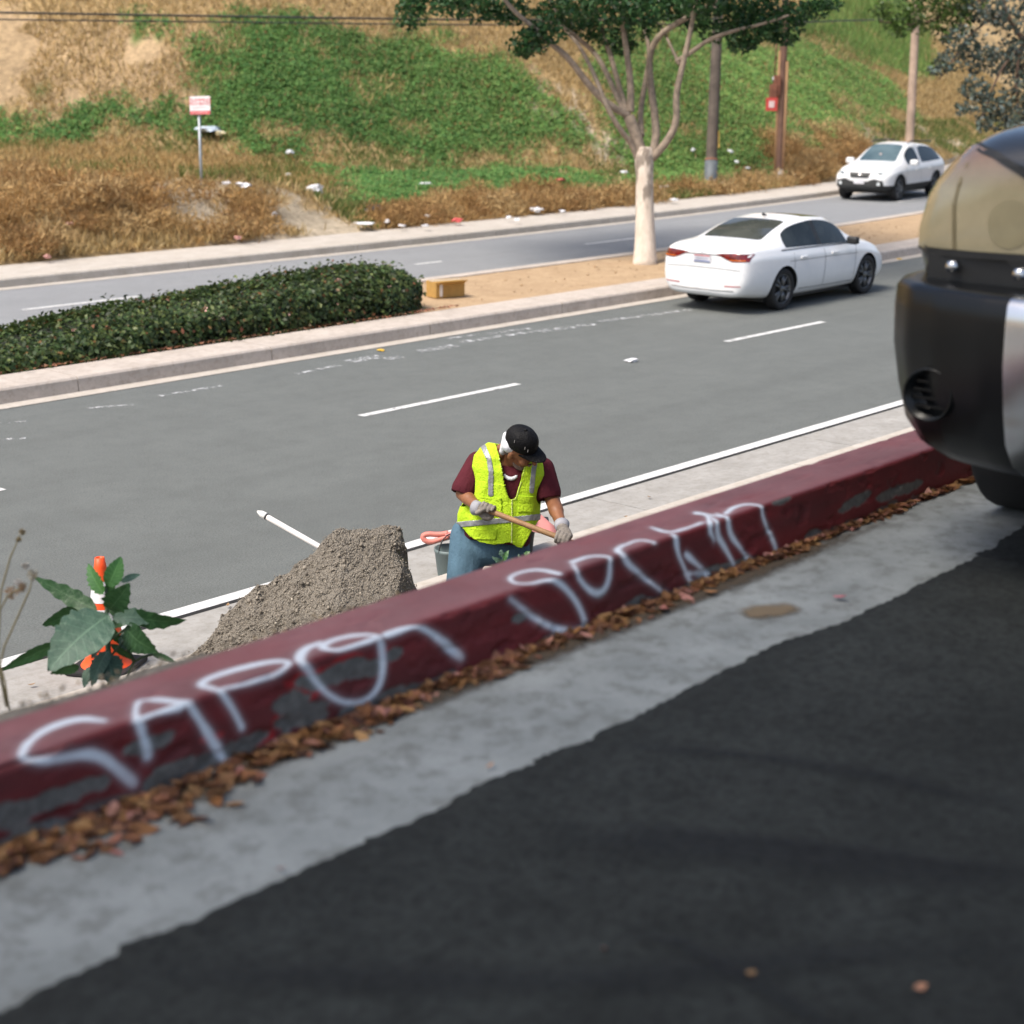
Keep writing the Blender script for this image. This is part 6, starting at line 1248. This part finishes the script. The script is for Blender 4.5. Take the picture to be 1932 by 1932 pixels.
# --- traffic cone behind the weed
cb = at_z(202, 1262, .0); cone = empty('traffic_cone', (cb[0], cb[1], .006), 'orange traffic cone with white bands and black base behind the weed', 'cone', rz=.5)
M_or = simple('cone_orange', (.85, .085, .012), .5, var=.08); M_wh = simple('cone_band_white', (.78, .76, .78), .4, var=.05)
Hc = .71; rad = lambda z_: .135 - (.135 - .028) * (z_ - .03) / (Hc - .03)
MB().box((0, 0, .016), (.37, .37, .032)).build('base', simple('cone_base_black', (.014, .014, .015), .7), cone, bevel=.01)
mb = MB(); mb.lathe([(.155, .032), (.14, .05)] + [(rad(z_), z_) for z_ in np.linspace(.06, Hc, 12)] + [(.020, Hc), (.020, Hc - .1)], n=32); mb.build('body', M_or, cone, True)
for z0, z1 in ((.30, .40), (.44, .57)): MB().lathe([(rad(z0) + .002, z0), (rad((z0 + z1) / 2) + .003, (z0 + z1) / 2), (rad(z1) + .002, z1)], n=32).build('reflective_band', M_wh, cone, True)
# --- white pole leaning behind the mound
wpz = [at_d(500, 973, 9.9), at_d(600, 1030, 9.75), at_d(760, 1120, 9.5)]; po = empty('white_pole', wpz[2], 'white pole with a pointed cap sticking up behind the rubble mound', 'pole'); bpy.context.view_layer.update()
adopt(MB().tube(wpz, .0175, 12).build('shaft', simple('white_enamel', (.72, .69, .67), .4, var=.08), None, True), po); d_ = (wpz[0] - wpz[1]) / np.linalg.norm(wpz[0] - wpz[1])
adopt(MB().tube([wpz[0] - d_ * .012, wpz[0], wpz[0] + d_ * .03, wpz[0] + d_ * .062], [.020, .023, .020, .006], 12).build('pointed_cap', simple('cap_white', (.62, .62, .60), .5), None, True), po); adopt(MB().tube([wpz[0] - d_ * .018, wpz[0] - d_ * .010], .0215, 12).build('dark_ring', M_blk, None, True), po)
# --- small weed in front of his legs
q0 = at_d(945, 1100, 8.2); sw = empty('small_weed', (q0[0], q0[1], .09), 'small leafy green sprig in front of the jeans', 'weed'); bpy.context.view_layer.update()
adopt(MB().tube([(q0[0], q0[1], .05), at_d(945, 1085, 8.2), at_d(950, 1050, 8.2)], .004, 5).build('stem', M_stem, None), sw)
for k, (a, b_, c_, d_) in enumerate(((950, 1062, 928, 1050), (950, 1058, 960, 1038), (948, 1072, 925, 1066), (952, 1070, 972, 1060), (948, 1050, 945, 1036), (990, 1050, 1000, 1040), (985, 1060, 978, 1045), (990, 1062, 1006, 1056), (975, 1068, 965, 1052), (950, 1080, 935, 1078))):
    p_, e_ = at_d(a, b_, 8.2), at_d(c_, d_, 8.2); adopt(big_leaf(p_, e_, .03, np.cross(e_ - p_, FW) + FW * .02, .1, .05, 3, k).build('leaf', (M_weed2, M_weed3)[k % 2], None, True), sw)
# ================================================================== BOX, LITTER, road bits
bpy.context.view_layer.update()
bp = at_z(851, 561, .155); bx_ = empty('cardboard_box', bp + np.array([0, .12, 0]), 'small tan cardboard box on the bare soil at the end of the hedge', 'box', rz=-.25)
M_card = simple('cardboard', (.42, .25, .07), .85, var=.12, scale=8)
MB().box((0, 0, .13), (.52, .30, .25)).build('carton', M_card, bx_, bevel=.006); MB().box((0, 0, .258), (.53, .09, .006)).build('tape', simple('packing_tape', (.62, .56, .46), .3), bx_); MB().box((-.17, -.155, .13), (.05, .006, .2)).build('label', simple('label_white', (.75, .72, .68), .6), bx_)
MB().box((.0, -.20, .24), (.50, .12, .006), M=Matrix.Rotation(-.5, 3, 'X')).build('flap', M_card, bx_)
def crumple(name, p, s, mat, label, group=None, flat=.55, cat='scrap', seed=0):
    r = np.random.default_rng(seed); bm = bmesh.new(); bmesh.ops.create_icosphere(bm, subdivisions=2, radius=1)
    for v in bm.verts: k = r.uniform(.55, 1.25); v.co = Vector((v.co.x * k * s[0], v.co.y * k * s[1], (v.co.z * k * flat + flat * .7) * s[2]))
    me = bpy.data.meshes.new(name); bm.to_mesh(me); bm.free(); o = link(name, me, mat); o.location = p; o.rotation_euler = (0, 0, r.uniform(0, 6)); return tag(o, label, cat, group)
M_pl = simple('litter_white', (.74, .74, .76), .5, var=.1); M_plb = simple('litter_bluish', (.50, .57, .64), .4, var=.15); M_plk = simple('litter_black', (.015, .016, .018), .35); M_plp = simple('litter_pink', (.62, .33, .30), .6); M_plr = simple('litter_red', (.6, .10, .09), .5); M_ply = simple('litter_cream', (.66, .58, .36), .6)
def lit_at(px, py, w, h, mat, label, group=None, seed=0, flat=.6):
    p = hit(px, py + h * .4); dep = float((p - np.array([0, 0, CAM_H])) @ FW); k = dep / F
    return crumple('scrap', p + zup * .10 - cam_h * .15, (w * k / 2 * 1.25, w * k / 2 * 1.25, h * k / 2 * 1.25), mat, label, group, flat, seed=seed)
lit_at(597, 366, 26, 22, M_pl, 'crumpled white plastic bag lying on the green verge', seed=1, flat=.9); lit_at(708, 398, 34, 20, M_plk, 'black rubbish bag at the edge of the dry brush', seed=2); lit_at(398, 248, 40, 16, M_plb, 'pale blue plastic sheet caught in the ivy behind the sign post', seed=3); lit_at(418, 256, 16, 12, M_ply, 'cream-coloured scrap beside the blue plastic sheet', seed=4)
lit_at(513, 402, 12, 22, M_pl, 'tall white scrap of litter on the earth berm below the bushes', seed=41) if False else None
lit_at(1376, 290, 9, 11, M_pl, 'white paper scrap on the ivy just right of the sleeved pole', seed=5); lit_at(1388, 310, 8, 6, M_pl, 'flat white scrap on the ivy between the two right-hand poles', seed=6); lit_at(1306, 287, 7, 9, M_pl, 'small white scrap on the ivy left of the sleeved pole', seed=7); lit_at(1705, 290, 1, 1, M_pl, '', seed=8) if False else None
G = 'white litter scraps scattered along the verge'
WL = ['long flat white strip of litter at the pavement edge right of the berm', 'white scrap just above the long flat strip', 'white scrap right of the long flat strip at the pavement edge', 'wide thin white scrap on the low green patch',
      'white scrap at the pavement edge right of the black bag', 'white scrap in the brown weeds above the pavement, right of the black bag', 'large white crumpled scrap at the pavement edge left of the tree', 'small white scrap next to the red wrapper', 'tiny white scrap close to the red wrapper',
      'thin white scrap at the pavement edge nearest the tree trunk on its left', 'flat white scrap on the verge just right of the tree trunk', 'white scrap at the pavement edge right of the tree trunk', 'white scrap on the green slope just left of the tree fork',
      'white scrap at the lower edge of the ivy, right of the notice sign', 'white scrap in the yellow grass right of the notice sign', 'wide whitish scrap right of the foot of the sign post', 'white scrap close by the foot of the sign post', 'white scrap on the bare earth berm',
      'white scrap on the slope just left of the brown pole', 'flat white scrap at the foot of the sleeved pole', 'tall white scrap at the verge right of the brown pole']
for k, (x, y, w, h) in enumerate(((690, 428, 34, 7), (730, 423, 14, 10), (760, 432, 12, 8), (803, 352, 22, 7), (804, 432, 12, 7), (808, 414, 12, 8), (1012, 400, 20, 14), (975, 420, 10, 8), (960, 416, 9, 7), (1060, 404, 12, 6), (1252, 357, 18, 7), (1270, 382, 14, 6), (1175, 330, 14, 9), (548, 292, 12, 12), (545, 335, 10, 9), (462, 355, 22, 16), (430, 352, 14, 8), (520, 410, 10, 14), (1410, 322, 8, 6), (1360, 350, 14, 6), (1495, 335, 10, 16), (1640, 242, 1, 1))[:-1]):
    lit_at(x, y, w, h, M_pl, WL[k], G, 20 + k)
lit_at(863, 421, 16, 12, M_plr, 'red and white wrapper on the brown verge near the tree', seed=61); lit_at(1056, 344, 14, 6, M_plr, 'dull red scrap on the green verge left of the tree', seed=62); lit_at(978, 374, 9, 9, M_plb, 'small bluish scrap on the green verge left of the tree', seed=63)
G2 = 'pink litter scraps in the brown brush'
for k, (x, y) in enumerate(((307, 362), (135, 430), (95, 491), (452, 455))): lit_at(x, y, 12, 10, M_plp, ('pink scrap below the post of the notice sign', 'pink scrap among the brown brush at the left', 'pink scrap at the pavement edge near the left border', 'pink scrap at the pavement edge left of the earth berm')[k], G2, 70 + k)
def road_bit(px, py, s, mat, label, nm='scrap', cat='scrap', seed=0): return crumple(nm, at_z(px, py, .008), s, mat, label, None, .5, cat, seed)
road_bit(1190, 682, (.09, .05, .05), M_pl, 'white scrap lying on the road between the lane dashes', seed=81); road_bit(718, 661, (.07, .05, .02), simple('litter_yellow', (.72, .45, .04), .5), 'small yellow scrap on the road by the median gutter', seed=82); road_bit(1697, 489, (.08, .05, .02), simple('litter_yellow', (.72, .45, .04), .5), 'orange-yellow scrap at the median gutter right of the sedan', seed=83)
road_bit(492, 531, (.09, .06, .04), M_pl, 'white scrap on the far road behind the hedge', seed=84)
# loose leaves and twigs on the near gutter
for k, (x, y, lab) in enumerate(((1180, 975, 'tiny brown leaf on the near gutter left of the pale slab joint'), (1225, 938, 'small dark leaf on the near gutter slab right of the worker'), (60, 1292, 'small brown leaf on the gutter slab beside the dry stalks'), (430, 1142, 'small tan leaf at the left end of the rubble mound'))):
    me = oval_leaf_mesh('fallen_leaf', .2, .3); me.transform(Matrix.Scale(.05, 4)); o = link('fallen_leaf', me, simple('leaf_tan', (.25, .15, .07), .7)); o.location = at_z(x, y, .02); o.rotation_euler = (.1, .1, k * 1.3); tag(o, lab, 'leaf')
# fallen leaves under the kerb of the median, dry clods on its soil
n = 260; x = rng.uniform(17.4, 34, n); C = np.stack([x, 16.5 + 2.4 * rng.random(n) + cur(x), np.full(n, .165)], 1)
tag(litter_cloud('median_litter', C, rng.uniform(.03, .09, n), lerp_col([(.36, .25, .14), (.32, .21, .11), (.42, .30, .18)], n, .12), LMD, .3), 'dry leaf scraps on the bare median soil', 'leaves', kind='stuff')
# ================================================================== unseen tree added to shade the upper street and cut the sky light
bpy.context.view_layer.update()
sh = empty('added_shade_tree', (-2.6, 4.4, .8), 'large leafy tree, unseen, added left of the view to shade the upper street', 'tree'); bpy.context.view_layer.update()
adopt(MB().tube([(-2.6, 4.4, .5), (-2.55, 4.35, 2.5), (-2.3, 4.2, 5.0), (-1.8, 4.0, 6.8)], [.34, .28, .24, .2], 14).build('trunk', M_bark, None, True), sh)
for p in ([(-2.3, 4.2, 5.0), (-.8, 3.6, 7.2), (1.0, 3.2, 8.4)], [(-2.2, 4.2, 5.4), (-2.6, 2.6, 7.4), (-2.6, 1.0, 8.4)], [(-1.8, 4.0, 6.8), (-.6, 4.6, 8.4), (.8, 4.9, 9.2)], [(-2.0, 4.1, 6.0), (-1.0, 2.2, 8.0), (.3, .8, 9.0)]):
    P = smooth_path(p); adopt(MB().tube(P, np.linspace(.14, .04, len(P)), 8).build('limb', M_limb, None, True), sh)
cl = []
for k in range(78):
    a = rng.uniform(0, 6.28); r = math.sqrt(rng.random()); cl.append((np.array([-.7 + 4.4 * r * math.cos(a), 1.0 + 4.6 * r * math.sin(a), 8.3 + rng.uniform(-.9, 1.6) * (1 - r * r * .6)]), (1.0, 1.0, .6)))
adopt(leaf_cloud('crown', *foliage(cl, 150, .19, .12, [(.022, .065, .022), (.032, .085, .030), (.05, .11, .04)]), M_lf), sh)
